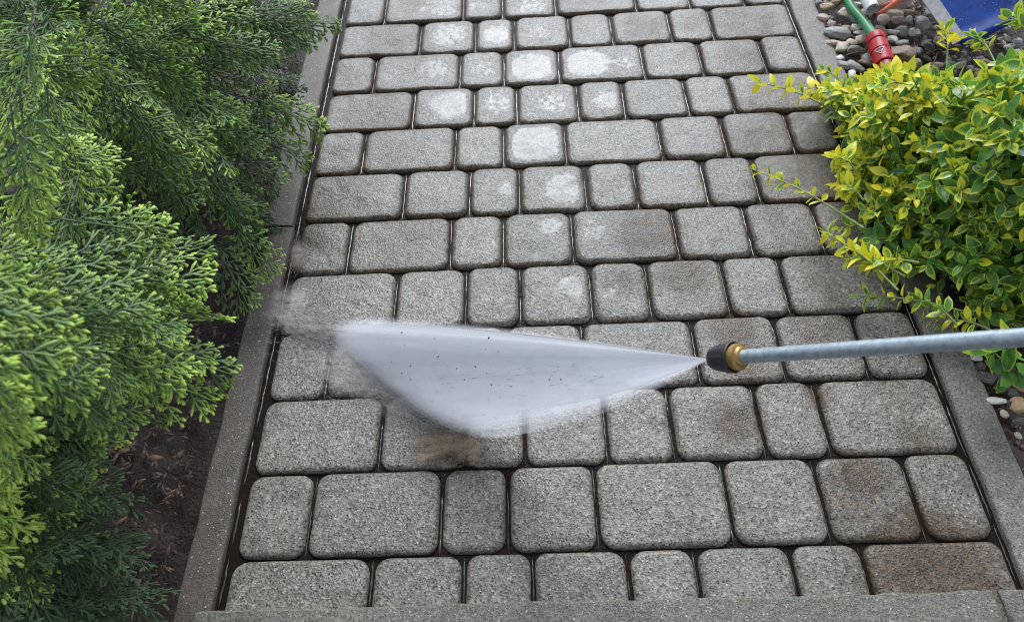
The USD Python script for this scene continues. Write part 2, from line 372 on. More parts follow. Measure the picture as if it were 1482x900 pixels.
def slab(x0, x1, seed):
    b = .004
    xs = np.r_[x0, x0 + b, np.linspace(x0 + .015, x1 - .015, int((x1 - x0) / .015)), x1 - b, x1]
    ys = np.r_[-1.80, -1.79, np.linspace(-1.775, -1.48, 20), Y_CUT - b, Y_CUT]
    X, Y = np.meshgrid(xs, ys, indexing='ij'); v = np.c_[X.ravel(), Y.ravel(), np.zeros(X.size)]
    n = meshkit.fbm(np.c_[v[:, :2] * 45, np.full(len(v), seed)], 4, seed) - .5
    v[:, 2] = .0075 + .0025 * n
    v[:, 1] += .007 * (meshkit.fbm(np.c_[v[:, :1] * 30, np.zeros(len(v)), np.full(len(v), seed)], 4, seed + 2) - .5) * sm(v[:, 1], -1.50, Y_CUT)
    v[:, 0] += .004 * (meshkit.fbm(np.c_[v[:, 1:2] * 40, np.zeros(len(v)), np.full(len(v), seed)], 4, seed + 2) - .5)
    edge = (X.ravel() <= x0 + 1e-6) | (X.ravel() >= x1 - 1e-6) | (Y.ravel() >= Y_CUT - 1e-6)
    v[edge, 2] -= .004
    nx, ny = len(xs), len(ys); f = grid_faces(nx, ny)
    i = np.arange(nx) * ny; j = np.arange(ny)
    loop = np.concatenate([j[:-1], (nx - 1) * 0 + i[:-1] + ny - 1, (nx - 1) * ny + j[::-1][:-1], i[::-1][:-1]])
    n0 = len(v); lo = v[loop].copy(); lo[:, 2] = -.15; v = np.vstack([v, lo]); m = len(loop); k = np.arange(m)
    f = np.vstack([f, np.stack([loop, loop[(k + 1) % m], n0 + (k + 1) % m], 1), np.stack([loop, n0 + (k + 1) % m, n0 + k], 1)])
    return v, f
obj('slab', slab(-.037, 1.1025, 3), M_slab, ST, 40)
obj('slab', slab(1.1105, 1.62, 4), M_slab, ST, 40)

# ------------------------------------------------------------------ beds beside the path
def soil_z(v, base, amp, seed):
    return base + amp * (meshkit.fbm(np.c_[v[:, :2] * 14, np.zeros(len(v))], 4, seed) - .5) + amp * .5 * (meshkit.fbm(np.c_[v[:, :2] * 70, np.zeros(len(v))], 3, seed) - .5)
obj('ground', wavy_sheet(-6, 7, -6, 8, .5, lambda v: np.full(len(v), -.14)), M_soil, kind='structure', label='dark earth under everything', category='ground')
obj('left_bed', wavy_sheet(-1.6, -.070, -1.9, 1.6, .012, lambda v: soil_z(v, -.022, .035, 5) - .022 * np.exp(-((v[:, 0] + .14) / .05) ** 2)), M_soil, kind='structure', label='dark wet soil strip under the thuja hedge', category='soil')
obj('right_bed', wavy_sheet(1.205, 2.9, -1.9, 1.2, .014, lambda v: soil_z(v, -.035, .03, 6)), M_soil, kind='structure', label='dark wet soil under the pebbles and the yellow shrub', category='soil')

def merge_stuff(name, parts, mtl, parent='/World', attrs=None, **kw):
    v, f = cat(parts); return obj(name, (v, f), mtl, parent, True, attrs, **kw)

# bark and needle litter on the left strip
rng = np.random.default_rng(21)
def litter(n, area, base, amp, seed, lo, hi, thick, zoff=.003):
    r = np.random.default_rng(seed); parts = []
    P = np.c_[r.uniform(area[0], area[1], n), r.uniform(area[2], area[3], n)]
    zz = soil_z(np.c_[P, np.zeros(n)], base, amp, 5 if area[1] < 0 else 6)
    for k in range(n):
        L = r.uniform(lo, hi); w = L * r.uniform(.12, .4) ; t = w * thick
        a = r.uniform(0, 6.283); e = r.normal(0, .35); d = np.array([math.cos(a) * math.cos(e), math.sin(a) * math.cos(e), math.sin(e)]); s = unit(np.cross(d, [0, 0, 1])); u = np.cross(s, d)
        c = np.array([*P[k], zz[k] + zoff + r.uniform(0, .006)])
        v = [c - d * L / 2 + s * w * .3, c - d * L / 2 - s * w * .4, c + s * w * .5 + u * t, c - s * w * .5 + u * t * .6, c + d * L / 2 + s * w * .15, c + d * L / 2 - s * w * .2, c - u * t]
        f = [[0, 1, 3], [0, 3, 2], [2, 3, 5], [2, 5, 4], [1, 0, 6], [0, 2, 6], [2, 4, 6], [4, 5, 6], [5, 3, 6], [3, 1, 6]]
        parts.append((np.array(v), np.array(f)))
    return parts
merge_stuff('bark_mulch', litter(5200, (-.62, -.10, -1.62, .35), -.022, .035, 3, .005, .022, .4), M_chip, kind='stuff', label='dark wet bark crumbs scattered over the soil under the hedge', category='mulch')
merge_stuff('needle_litter', litter(520, (-.62, -.13, -1.62, .30), -.022, .035, 4, .007, .026, .25), M_needle, kind='stuff', label='brown dead needles lying in the mulch beside the left kerb', category='needles')

# ------------------------------------------------------------------ pebbles
def stone_mat(name, a, b, rough, sc=70, dk=None):
    nodes = {'g': ('texture_coordinate', {}), 'ge': ('geometry', {}), 'n': ('noise_texture', {'scale': sc, 'detail': 6, 'roughness': .7, 'distortion': .6}), 'r': ('rgb_ramp', {'ramp': [(.28, a), (.5, tuple((x + y) / 2 for x, y in zip(a, b))), (.72, b)]}),
             'n2': ('noise_texture', {'scale': 500, 'detail': 3}), 'b': ('bump', {'distance': .0022, 'strength': .8}),
             'p': ('principled_bsdf', {'roughness': rough})}
    return mat(name, nodes, [('ge.position', 'n.vector'), ('n.fac', 'r.fac'), ('r.color', 'p.base_color'), ('ge.position', 'n2.vector'), ('n2.fac', 'b.height'), ('b.normal', 'p.normal')])
STONE = {'grey': stone_mat('grey_pebble', (.17, .17, .165), (.34, .34, .33), .42), 'pale': stone_mat('pale_pebble', (.40, .39, .36), (.60, .58, .54), .45),
         'beige': stone_mat('beige_pebble', (.30, .255, .185), (.52, .46, .36), .45), 'brown': stone_mat('brown_pebble', (.09, .058, .035), (.24, .16, .095), .38),
         'olive': stone_mat('olive_pebble', (.055, .058, .042), (.13, .135, .095), .32), 'dark': stone_mat('dark_wet_pebble', (.022, .018, .017), (.07, .06, .055), .18),
         'pink': stone_mat('pinkish_pebble', (.30, .20, .16), (.50, .38, .32), .5), 'mauve': stone_mat('reddish_pebble', (.13, .085, .075), (.25, .17, .15), .42), 'tan': stone_mat('tan_pebble', (.26, .17, .085), (.42, .30, .17), .35)}
ico = trimesh.creation.icosphere(3); IV, IF = np.array(ico.vertices), np.array(ico.faces)
def pebble_mesh(c, size, ang, seed, blocky=.35):
    r = np.random.default_rng(seed)
    v = IV.copy()
    # a few planes worn off, then softened
    blocky = blocky + .18
    for _ in range(6 + int(9 * blocky)):
        n = unit(r.normal(size=3)); d = r.uniform(.55, .9) if blocky > .3 else r.uniform(.72, .95)
        over = v @ n - d; v = np.where((over > 0)[:, None], v - n * (over * (.75 if blocky > .3 else .6))[:, None], v)
    v *= (1 + .20 * (meshkit.fbm(v * 4 + seed, 3, seed) - .5))[:, None]
    v *= (1 + .30 * (meshkit.fbm(v * 1.3 + seed * 1.7, 3, seed) - .5))[:, None]
    v *= np.array(size) / 2
    e = r.normal(0, .18, 2)
    R = trimesh.transformations.euler_matrix(e[0], e[1], ang)[:3, :3]
    return v @ R.T + c, IF
PEB = thing('pebble_bed', kind='structure', label='river pebbles of many colours beside the right kerb', category='pebbles')
placed = []
def pebble(px, py, wpx, hpx, adeg, kind, blocky=.3, z=0.0, flat=.62):
    c0 = at(px, py, z); s = np.linalg.norm(c0 - EYE) / F_PX
    w = wpx * s * .9; h = .9 * hpx * s / max(.45, (EYE[2] / np.linalg.norm(at(px, py) - EYE)) ** .6)
    th = flat * min(w, h); c = c0.copy(); c[2] = z
    k = len(placed); placed.append((c[0], c[1], max(w, h) / 2))
    obj('pebble', pebble_mesh(c, (w, h, th), math.radians(adeg), 300 + k, blocky), STONE[kind], PEB, True)
for p in [(1216, 48, 26, 30, 80, 'grey'), (1236, 74, 30, 17, 4, 'olive', .15), (1303, 80, 38, 25, -12, 'brown', .3), (1233, 109, 14, 13, 0, 'pale', .15), (1296, 23, 24, 20, 20, 'beige', .7), (1310, 18, 14, 22, 70, 'tan', .3),
          (1236, 95, 20, 22, 60, 'grey', .4), (1224, 18, 22, 15, -20, 'beige', .5), (1238, 28, 18, 18, 40, 'grey', .7), (1238, 40, 18, 12, 5, 'pale', .3), (1275, 30, 22, 14, 10, 'beige', .4), (1303, 33, 26, 14, -5, 'mauve', .4),
          (1335, 36, 24, 20, -20, 'grey', .3), (1322, 48, 18, 13, -15, 'beige', .2), (1292, 57, 14, 11, 5, 'pale', .2), (1307, 63, 22, 10, 8, 'grey', .3), (1316, 30, 12, 9, 0, 'pale', .2), (1246, 56, 20, 11, 35, 'beige', .5), (1232, 62, 16, 11, 0, 'beige', .3),
          (1218, 70, 26, 14, 30, 'beige', .6), (1206, 62, 14, 20, 60, 'pink', .4), (1246, 48, 9, 14, 80, 'pale', .3), (1270, 44, 20, 22, 40, 'mauve', .5), (1306, 46, 20, 16, 0, 'olive', .3), (1294, 47, 10, 20, 75, 'pale', .6), (1190, 26, 15, 12, 30, 'pink', .3),
          (1204, 36, 14, 12, 0, 'mauve', .4), (1196, 10, 22, 9, -20, 'tan', .5), (1210, 4, 18, 9, 10, 'brown', .4), (1228, 6, 14, 10, 0, 'grey', .4), (1230, 14, 12, 8, 0, 'mauve', .4), (1184, 4, 12, 8, 0, 'grey', .4), (1262, 92, 14, 26, 65, 'brown', .5), (1254, 84, 13, 14, 0, 'grey', .4),
          (1222, 94, 12, 16, 50, 'grey', .4), (1216, 84, 14, 8, 10, 'pale', .4), (1312, 100, 18, 14, 0, 'mauve', .5), (1326, 92, 20, 14, 10, 'brown', .4), (1302, 104, 14, 9, 0, 'pink', .3), (1340, 66, 18, 14, 0, 'dark', .3), (1328, 74, 14, 12, 0, 'olive', .3), (1286, 16, 12, 9, 0, 'grey', .5), (1344, 20, 14, 12, 0, 'grey', .4),
          # by the lower right kerb, wet
          (1412, 516, 20, 17, 10, 'pale', .4), (1441, 580, 15, 26, 75, 'pale', .3), (1453, 598, 13, 12, 0, 'beige', .2), (1474, 587, 26, 22, 20, 'tan', .5), (1480, 557, 26, 20, 0, 'tan', .2), (1428, 546, 22, 24, 40, 'dark', .3), (1446, 545, 18, 18, 0, 'dark', .4),
          (1448, 562, 20, 14, 0, 'dark', .3), (1466, 570, 14, 16, 0, 'dark', .3), (1476, 610, 24, 12, -8, 'dark', .3), (1474, 630, 11, 9, 10, 'beige', .2), (1418, 530, 16, 14, 0, 'dark', .4), (1436, 527, 18, 14, 0, 'dark', .4), (1461, 532, 20, 16, 0, 'dark', .4), (1425, 500, 18, 14, 0, 'grey', .4),
          (1455, 556, 12, 12, 0, 'mauve', .4), (1462, 584, 12, 10, 0, 'dark', .2)]:
    pebble(*p[:6], blocky=p[6] if len(p) > 6 else .3, z=.004)
r = np.random.default_rng(77); kinds = ['grey', 'grey', 'beige', 'pale', 'mauve', 'olive', 'brown', 'pink', 'tan', 'grey']
tries = 0; n_fill = 0
while n_fill < 230 and tries < 6000:
    tries += 1
    X, Y = r.uniform(1.225, 1.66), r.uniform(-.36, .04)
    w = .012 + .024 * r.random() ** 1.3
    if any((X - a) ** 2 + (Y - b) ** 2 < (.62 * (w / 2 + q)) ** 2 for a, b, q in placed): continue
    k = len(placed); placed.append((X, Y, w / 2)); n_fill += 1
    obj('pebble', pebble_mesh(np.array([X, Y, -.012 + r.uniform(-.006, .004)]), (w, w * r.uniform(.6, .95), w * r.uniform(.45, .7)), r.uniform(0, 6.28), 300 + k, r.uniform(.2, .6)), STONE[kinds[r.integers(len(kinds))]], PEB, True)
parts = []
for k in range(1500):
    X, Y = (r.uniform(1.22, 1.8), r.uniform(-.45, .15)) if k < 1200 else (r.uniform(1.22, 1.4), r.uniform(-1.4, -.8))
    w = r.uniform(.004, .012); c = np.array([X, Y, -.022 + r.uniform(0, .012)])
    v = np.array([[1, 0, 0], [-1, .2, 0], [0, 1, .1], [.1, -1, 0], [0, 0, .8], [0, 0, -.8]]) * w / 2 * r.uniform(.6, 1.3, 3)
    v = v @ trimesh.transformations.random_rotation_matrix(r.random(3))[:3, :3].T + c
    parts.append((v, np.array([[0, 2, 4], [2, 1, 4], [1, 3, 4], [3, 0, 4], [2, 0, 5], [1, 2, 5], [3, 1, 5], [0, 3, 5]])))
v, f = cat(parts); obj('grit', (v, f), STONE['mauve'], PEB, False, kind='stuff')
parts = []
for k in range(240):
    p = np.array([r.uniform(1.22, 1.8), r.uniform(-.40, .14), r.uniform(-.002, .016)]); L = r.uniform(.008, .045); a = r.uniform(0, 6.28); d = np.array([math.cos(a), math.sin(a), r.normal(0, .25)])
    parts.append(tube(catmull([p, p + d * L * .5 + r.normal(0, .002, 3), p + d * L], 5), r.uniform(.0004, .0013), 5))
v, f = cat(parts); obj('dry_twigs', (v, f), M_needle, PEB, True, kind='stuff')
v, f = wavy_sheet(1.212, 1.75, -1.75, -1.02, .015, lambda v: np.full(len(v), -.022)); obj('muddy_puddle', (v, f), M_mud, kind='structure', label='brown muddy water beside the lower right kerb', category='water')

# ------------------------------------------------------------------ garden hose with red coupling
M_hose = simple('green_hose', (.008, .13, .036), .30, var=(40, (.013, .17, .05), 0), bump=(260, .0006, .3))
M_red = simple('red_plastic', (.24, .004, .007), .32, var=(60, (.34, .007, .011), 0), bump=(200, .0004, .3), specular_ior_level=.28)
M_maroon = simple('dark_red_plastic', (.16, .01, .02), .35, var=(90, (.24, .02, .03), 0))
M_black = simple('black_rubber', (.012, .012, .014), .42, bump=(250, .0008, .5))
M_emblem = simple('pale_print', (.50, .40, .40), .4)
zc = .038
c0, c1 = at(1266, 53, zc), at(1291, 122, .030)
ax = unit(c1 - c0)
hp = catmull([at(1205, -60, .02), at(1221, -18, .02), at(1232, 10, .022), at(1248, 29, .026), at(1259, 44, .032), c0 + ax * .004, c0 + ax * .02], 44)
HOSE = thing('garden_hose', label='green garden hose ending in the red coupling on the pebbles', category='hose')
obj('tube', tube(hp, .0104, 16), M_hose, HOSE)
COUP = thing('hose_coupling', label='red plastic hose coupling pushed onto the green hose end', category='hose coupling')
Lc = np.linalg.norm(c1 - c0)
obj('collar', lathe([(0, .0125), (.0008, .0195), (.004, .0212), (.020, .0214), (.0235, .0205)], c0, c1), M_red, COUP, 35)
obj('seal_ring', lathe([(.0225, .0185), (.027, .0185)], c0, c1), M_black, COUP, 35)
prof = [(.0262, .0190), (.0275, .0208), (.055, .0218), (.0565, .0226), (.0592, .0226), (.0606, .0214), (.098, .0222), (.101, .0214), (.103, .0185)]
obj('body', lathe(prof, c0, c1), M_red, COUP, 35)
obj('tap_end', lathe([(.101, .0180), (.104, .0182), (.150, .0180), (.152, .015)], c0, c1), M_maroon, COUP, 35)
obj('release_ring', lathe([(.120, .0178), (.1215, .0215), (.150, .0215), (.1515, .0178)], c0, c1), M_red, COUP, 35)
# emblem: a rounded triangle outline with a bent bar in it, raised on the side that faces up
wv = unit(np.cross(ax, [0, 0, 1.0])); uv = np.cross(wv, ax); uv = uv if uv[2] > 0 else -uv
tv = unit(EYE - c0); tv = unit(tv - ax * (tv @ ax)); sv = np.cross(ax, tv)
def on_body(a, s, R=.0226):
    th = s / R; return c0 + ax * a + R * (np.cos(th) * tv + np.sin(th) * sv)
tri = [(.067, -.0105), (.067, .0105), (.0855, 0), (.067, -.0105)]
line = np.vstack([np.linspace(a, b, 7)[:-1] for a, b in zip(tri[:-1], tri[1:])] + [tri[:1]])
obj('emblem', cat([tube([on_body(*p) for p in line], .0010, 6), tube([on_body(*p) for p in [(.0715, -.002), (.074, .003), (.0765, -.001), (.0775, .002)]], .0009, 6)]), M_emblem, COUP)

# ------------------------------------------------------------------ blue shovel blade
M_blue = mat('blue_plastic', {'g': ('geometry', {}), 'n': ('noise_texture', {'scale': 30, 'detail': 5}), 'r': ('rgb_ramp', {'ramp': [(.3, (.003, .020, .14)), (.7, (.006, .046, .25))]}),
    'v': ('voronoi_texture', {'scale': 420}), 's': ('separate_color', {}), 'gt': ('math', {'math_type': 'greater_than', 'value2': .86}), 'lt': ('math', {'math_type': 'less_than', 'value2': .38}), 'mu': ('math', {'math_type': 'multiply'}), 'n3': ('noise_texture', {'scale': 24, 'detail': 3}), 'm3': ('map_range', {'from_min': .42, 'from_max': .6, 'clamp': True}), 'mu2': ('math', {'math_type': 'multiply'}),
    'mx': ('mix', {'color2': (.22, .30, .44)}), 'b': ('bump', {'distance': .0015, 'strength': .8}), 'p': ('principled_bsdf', {'roughness': .5, 'specular_ior_level': .16})},
    [('g.position', 'n.vector'), ('n.fac', 'r.fac'), ('g.position', 'v.vector'), ('v.color', 's.color'), ('s.r', 'gt.value1'), ('v.distance', 'lt.value1'), ('gt.value', 'mu.value1'), ('lt.value', 'mu.value2'), ('g.position', 'n3.vector'), ('n3.fac', 'm3.value'), ('mu.value', 'mu2.value1'), ('m3.result', 'mu2.value2'), ('mu2.value', 'mx.fac'),
     ('r.color', 'mx.color1'), ('mx.color', 'p.base_color'), ('mu2.value', 'b.height'), ('b.normal', 'p.normal')])
M_alu = simple('dull_aluminium', (.22, .215, .23), .5, var=(70, (.36, .35, .37), 0), bump=(300, .0006, .5), metallic=.35)
SH = thing('snow_shovel', label='blue plastic shovel blade with a grey metal edge strip', category='shovel')
Q0 = at(1381, 66, .045); Q1 = at(1322, -20, .10); Q2 = at(1490, -2, .115)
ea = unit(Q1 - Q0); eb = Q2 - Q0; eb = unit(eb - ea * (eb @ ea) * .75); nb = unit(np.cross(eb, ea)); nb = nb if nb[2] > 0 else -nb
LA, LB = .46, .34
na, nbb = 30, 24
A_, B_ = np.meshgrid(np.linspace(0, LA, na), np.linspace(.024, LB, nbb), indexing='ij')
def blade(a, b): return -.020 * np.sin(np.clip(b / LB, 0, 1) * math.pi) + .0 * a
lip = np.maximum(0, 1 - A_ / .020)
top = Q0 + A_[..., None] * ea + B_[..., None] * eb + (blade(A_, B_) + .012 * lip ** 1.5)[..., None] * nb
bot = top - .004 * nb
n = na * nbb; vv = np.vstack([top.reshape(-1, 3), bot.reshape(-1, 3)]); gf = grid_faces(na, nbb)
i = np.arange(na) * nbb; j = np.arange(nbb); loop = np.concatenate([j[:-1], i[:-1] + nbb - 1, (na - 1) * nbb + j[::-1][:-1], i[::-1][:-1]]); k = np.arange(len(loop)); l2 = loop[(k + 1) % len(loop)]
obj('blade', (vv, np.vstack([gf, gf[:, ::-1] + n, np.stack([loop, loop + n, l2], 1), np.stack([l2, loop + n, l2 + n], 1)])), M_blue, SH, 40)
bb = np.linspace(.018, LB, 24)
obj('rim', tube([Q0 + eb * b + nb * (blade(0, b) + .006) - ea * .004 for b in bb], .0105, 14), M_blue, SH)
tb = trimesh.creation.box((LA, .030, .0035)); tb.apply_translation((LA / 2 + .002, .0125, .001)); tb = trimesh.Trimesh(tb.vertices[:, :1] * ea + tb.vertices[:, 1:2] * eb + tb.vertices[:, 2:] * nb + Q0, tb.faces, process=False)
tb.fix_normals(); obj('edge_strip', tb, M_alu, SH, False)
for a in (.05, .17, .29):
    obj('rivet', lathe([(0, .0034), (.0012, .0030), (.0018, .0015)], Q0 + ea * a + eb * .012 + nb * .0026, Q0 + ea * a + eb * .012 + nb * .01, 12), M_alu, SH, 35)

# pale pipe end and the orange prong beside it, at the top edge
M_pipe = simple('pale_grey_plastic', (.42, .44, .44), .4, var=(60, (.62, .63, .62), 0))
M_orange = simple('orange_plastic', (.62, .13, .06), .35, var=(80, (.70, .20, .11), 0))
PP = thing('grey_pipe', label='pale grey pipe end lying between the hose and the orange prong', category='pipe')
pa, pb = at(1263, 14, .05), at(1236, -40, .06); dp = unit(pa - pb)
obj('tube', lathe([(0, .0155), (np.linalg.norm(pa - pb) - .001, .0155), (np.linalg.norm(pa - pb), .0145), (np.linalg.norm(pa - pb) - .02, .0125), (np.linalg.norm(pa - pb) - .021, .002)], pb, pa), M_pipe, PP, 35)
obj('clip', tube([pa - dp * .012 + np.array([.012, -.012, -.016]), pa + dp * .01 + np.array([.004, -.014, -.022]), pa + dp * .028 + np.array([-.006, -.012, -.03])], [.006, .005, .002], 8), M_black, PP)
OR = thing('orange_prong', label='bent orange plastic prong resting on the pebbles at the top edge', category='garden tool')
obj('stem', tube(catmull([at(1335, -22, .09), at(1308, -4, .07), at(1290, 8, .055), at(1277, 17, .04), at(1264, 24, .02)], 18), np.linspace(.0085, .003, 18), 10), M_orange, OR)
obj('tine', tube(catmull([at(1300, 1, .06), at(1286, 5, .05), at(1277, 8, .04)], 8), np.linspace(.005, .002, 8), 8), M_orange, OR)
obj('tine', tube(catmull([at(1268, 21, .025), at(1262, 22, .03), at(1257, 28, .012)], 8), np.linspace(.0032, .0016, 8), 8), M_orange, OR)
obj('flat_stone', pebble_mesh(at(1290, -4, .012), (.13, .11, .035), .4, 990, .6), STONE['pink'], label='flat pinkish stone under the orange prong', category='stone')

# ------------------------------------------------------------------ pressure washer lance and its jet
M_zinc = mat('galvanised_steel', {'g': ('geometry', {}), 'n': ('noise_texture', {'scale': 130, 'detail': 5, 'roughness': .7}), 'r': ('rgb_ramp', {'ramp': [(.3, (.22, .27, .30)), (.7, (.40, .46, .50))]}), 'mr': ('map_range', {'to_min': .25, 'to_max': .5}), 'b': ('bump', {'distance': .0004, 'strength': .4}), 'p': ('principled_bsdf', {'metallic': .75})},
    [('g.position', 'n.vector'), ('n.fac', 'r.fac'), ('r.color', 'p.base_color'), ('n.fac', 'mr.value'), ('mr.result', 'p.roughness'), ('n.fac', 'b.height'), ('b.normal', 'p.normal')])
M_brass = simple('brass', (.44, .29, .11), .42, var=(200, (.34, .21, .07), 0), metallic=.9)
N0, N1 = off(1030, 520, .865), off(1075, 516, .855); FARP = off(1482, 488, .72)
ld = unit(FARP - N1)
LANCE = thing('spray_lance', label='galvanised pressure washer lance reaching in from the right over the paving', category='pressure washer lance')
end = N1 + ld * .62
obj('tube', tube(catmull([N1 - ld * .012, N1 + ld * .15, N1 + ld * .3, end], 30), .0078, 20), M_zinc, LANCE)
obj('brass_fitting', lathe([(0, .008), (.0005, .0125), (.006, .0135), (.009, .0120), (.010, .0148), (.0165, .0150), (.0175, .0116), (.0205, .0104), (.0215, .0086)], N1 - ld * .020, end, 24), M_brass, LANCE, 35)
cap = []
ns = 40
prof = [(0, .0040), (.0003, .0105), (.002, .0128), (.006, .0148), (.013, .0166), (.0225, .0182), (.0275, .0192), (.031, .0194), (.0322, .0184), (.0312, .0165), (.024, .0150), (.023, .006)]
a_, b_ = N1 - ld * .043, N1
prof = [(q_, rr * .92) for q_, rr in prof]; v, f = lathe(prof, a_, b_, ns)
for q, (s, rr) in enumerate(prof):
    if .004 < s < .026 and q < 7:
        base = a_ + ld * s; k = np.arange(ns); idx = q * ns + k
        v[idx] = base + (v[idx] - base) * (1 - .05 * (np.sin(k * 2 * np.pi / ns * 10) > .2))[:, None]
obj('rubber_cap', (v, f), M_black, LANCE, 35)

# ------------------------------------------------------------------ thuja hedge
def foliage_mat(name, ramp, rough=.42, trans=.3, attr='tip'):
    return mat(name, {'a': ('attribute', {'attribute': attr}), 'g': ('geometry', {}), 'n': ('noise_texture', {'scale': 55, 'detail': 3}), 'na': ('math', {'math_type': 'multiply_add', 'value2': .30, 'value3': -.15}), 'ad': ('math', {'math_type': 'add', 'use_clamp': True}),
        'r': ('rgb_ramp', {'ramp': ramp}), 'n2': ('noise_texture', {'scale': 900, 'detail': 1}), 'b': ('bump', {'distance': .0006, 'strength': .5}),
        'p': ('principled_bsdf', {'roughness': rough, 'specular_ior_level': .35}), 't': ('translucent_bsdf', {}), 'm': ('mix_closure', {'fac': trans})},
        [('g.position', 'n.vector'), ('n.fac', 'na.value1'), ('a.fac', 'ad.value1'), ('na.value', 'ad.value2'), ('ad.value', 'r.fac'), ('r.color', 'p.base_color'), ('r.color', 't.color'), ('g.position', 'n2.vector'), ('n2.fac', 'b.height'), ('b.normal', 'p.normal'),
         ('p.BSDF', 'm.closure1'), ('t.BSDF', 'm.closure2')], surface='m.closure')
M_thuja = foliage_mat('thuja_scale_leaves', [(0, (.042, .075, .036)), (.22, (.095, .165, .065)), (.45, (.18, .29, .068)), (.7, (.32, .50, .085)), (1, (.52, .68, .14))], trans=.22)
M_deadfrond = foliage_mat('dead_thuja', [(0, (.05, .026, .016)), (.5, (.13, .065, .038)), (1, (.30, .17, .10))], rough=.6, trans=.1)
M_bark = simple('thuja_bark', (.04, .024, .016), .7, var=(50, (.09, .058, .04), 0), bump=(120, .003, .7))
M_twig = simple('reddish_twig', (.16, .075, .035), .5, var=(80, (.24, .13, .06), 0))

RINGS = np.array([0, .22, .55, .84, 1.0]); RW = np.array([.72, .88, 1.0, .70, .14])
RING_F = np.vstack([grid_faces(5, 4, True), [[16, 17, 18], [16, 18, 19]]])
def strands(p0, d0, L, bend, w0, c0, c1):
    """Flattened scale-leaf shoots in the plane of a spray: starts p0 (n,2), angles d0, lengths L, turn over the length, widths, colours at root and tip -> vertices, colours."""
    n = len(L); t = RINGS[None, :]
    ang = d0[:, None] + bend[:, None] * t * .5
    px = p0[:, :1] + L[:, None] * t * np.cos(ang); py = p0[:, 1:] + L[:, None] * t * np.sin(ang)
    tang = d0[:, None] + bend[:, None] * t
    w = w0[:, None] * RW * .5
    nx, ny = -np.sin(tang) * w, np.cos(tang) * w
    v = np.zeros((n, 5, 4, 3))
    v[:, :, 0, 0], v[:, :, 0, 1] = px + nx, py + ny
    v[:, :, 2, 0], v[:, :, 2, 1] = px - nx, py - ny
    v[:, :, 1, 0], v[:, :, 1, 1], v[:, :, 1, 2] = px, py, w * .42
    v[:, :, 3, 0], v[:, :, 3, 1], v[:, :, 3, 2] = px, py, -w * .42
    c = c0[:, None] + (c1 - c0)[:, None] * t ** 1.6
    return v.reshape(-1, 3), np.repeat(c, 4, 1).ravel(), px, py, tang

def make_frond(seed, L, tip_gain, tipw=.0044):
    r = np.random.default_rng(seed)
    V, C = [], []
    S = {k: [] for k in ('p', 'd', 'L', 'b', 'w', 'c0', 'c1', 'z')}
    def add(p, d, l, b, w, c0, c1):
        S['p'].append(p); S['d'].append(d); S['L'].append(l); S['b'].append(b); S['w'].append(w); S['c0'].append(c0); S['c1'].append(c1)
    def along(p, d, l, b, t):
        a = d + b * t * .5; return (p[0] + l * t * math.cos(a), p[1] + l * t * math.sin(a)), d + b * t
    mb = r.normal(0, .35); md = math.pi / 2 - mb * .4
    nseg = 4  # the axis, in pieces
    add((0, 0), md, L, mb, .0028, .0, .55 * tip_gain)
    s, side = L * r.uniform(.05, .12), r.choice([-1, 1])
    def tip(p, a, l, b, w, o, c1):
        add(p, a, l, b, w, .05 + .20 * o, c1)
        for sg in ((1, -1) if l > .0125 else (r.choice([-1, 1]),)):
            if r.random() < .70:
                q_, a_ = along(p, a, l, b, r.uniform(.34, .52)); add(q_, a_ + sg * r.uniform(.5, .78), l * r.uniform(.42, .6), -sg * .25, w * r.uniform(.78, .95), .10 + .25 * o, c1 * r.uniform(.85, 1.1))
    while s < L * .985:
        t = s / L; p, a = along((0, 0), md, L, mb, t)
        env = .34 + .66 * math.sin(math.pi * min(1, .10 + t * .95)) ** .8
        l = max(.010, L * .44 * env * (1 if t < .6 else 1 - (t - .6) * 1.5) * r.uniform(.75, 1.12)); b = -side * r.uniform(.1, .55); d = a + side * r.uniform(.66, .98)
        if r.random() < .08: l *= .5
        if l < .014: tip(p, d, l, b, tipw * r.uniform(.85, 1.05), t, tip_gain * r.uniform(.85, 1.1))
        else:
            add(p, d, l, b, .0022, .0 + .08 * t, tip_gain * (.45 + .45 * t))
            ss, sd2 = r.uniform(.006, .010), -side
            while ss < l - .003:
                tt = ss / l; pp, aa = along(p, d, l, b, tt); o2 = min(1, .35 * t + .7 * tt)
                l2 = min(r.uniform(.0095, .0175) * (1.3 - .5 * tt), (l - ss) * .6 + .008)
                if r.random() < .14 and tt < .6: l2 *= 1.5
                tip(pp, aa + sd2 * r.uniform(.55, .92), l2, -sd2 * r.uniform(.1, .5), tipw * r.uniform(.74, 1.0), o2, tip_gain * (.30 + .70 * o2) * r.uniform(.75, 1.15))
                ss += r.uniform(.0058, .0085); sd2 = -sd2
            q_, a_ = along(p, d, l, b, .97); tip(q_, a_, r.uniform(.006, .009), 0, tipw * .9, 1, tip_gain)
        s += r.uniform(.0085, .0125); side = -side
    A = {k: np.array(x) for k, x in S.items() if len(x)}
    v, c, *_ = strands(A['p'], A['d'], A['L'], A['b'], A['w'], A['c0'], A['c1'])
    n = len(A['L'])
    lift = np.repeat(r.normal(0, .0012, n), 20); v[:, 2] += lift
    f = (RING_F[None] + (np.arange(n) * 20)[:, None, None]).reshape(-1, 3)
    return v, f, np.clip(c, 0, 1.1)

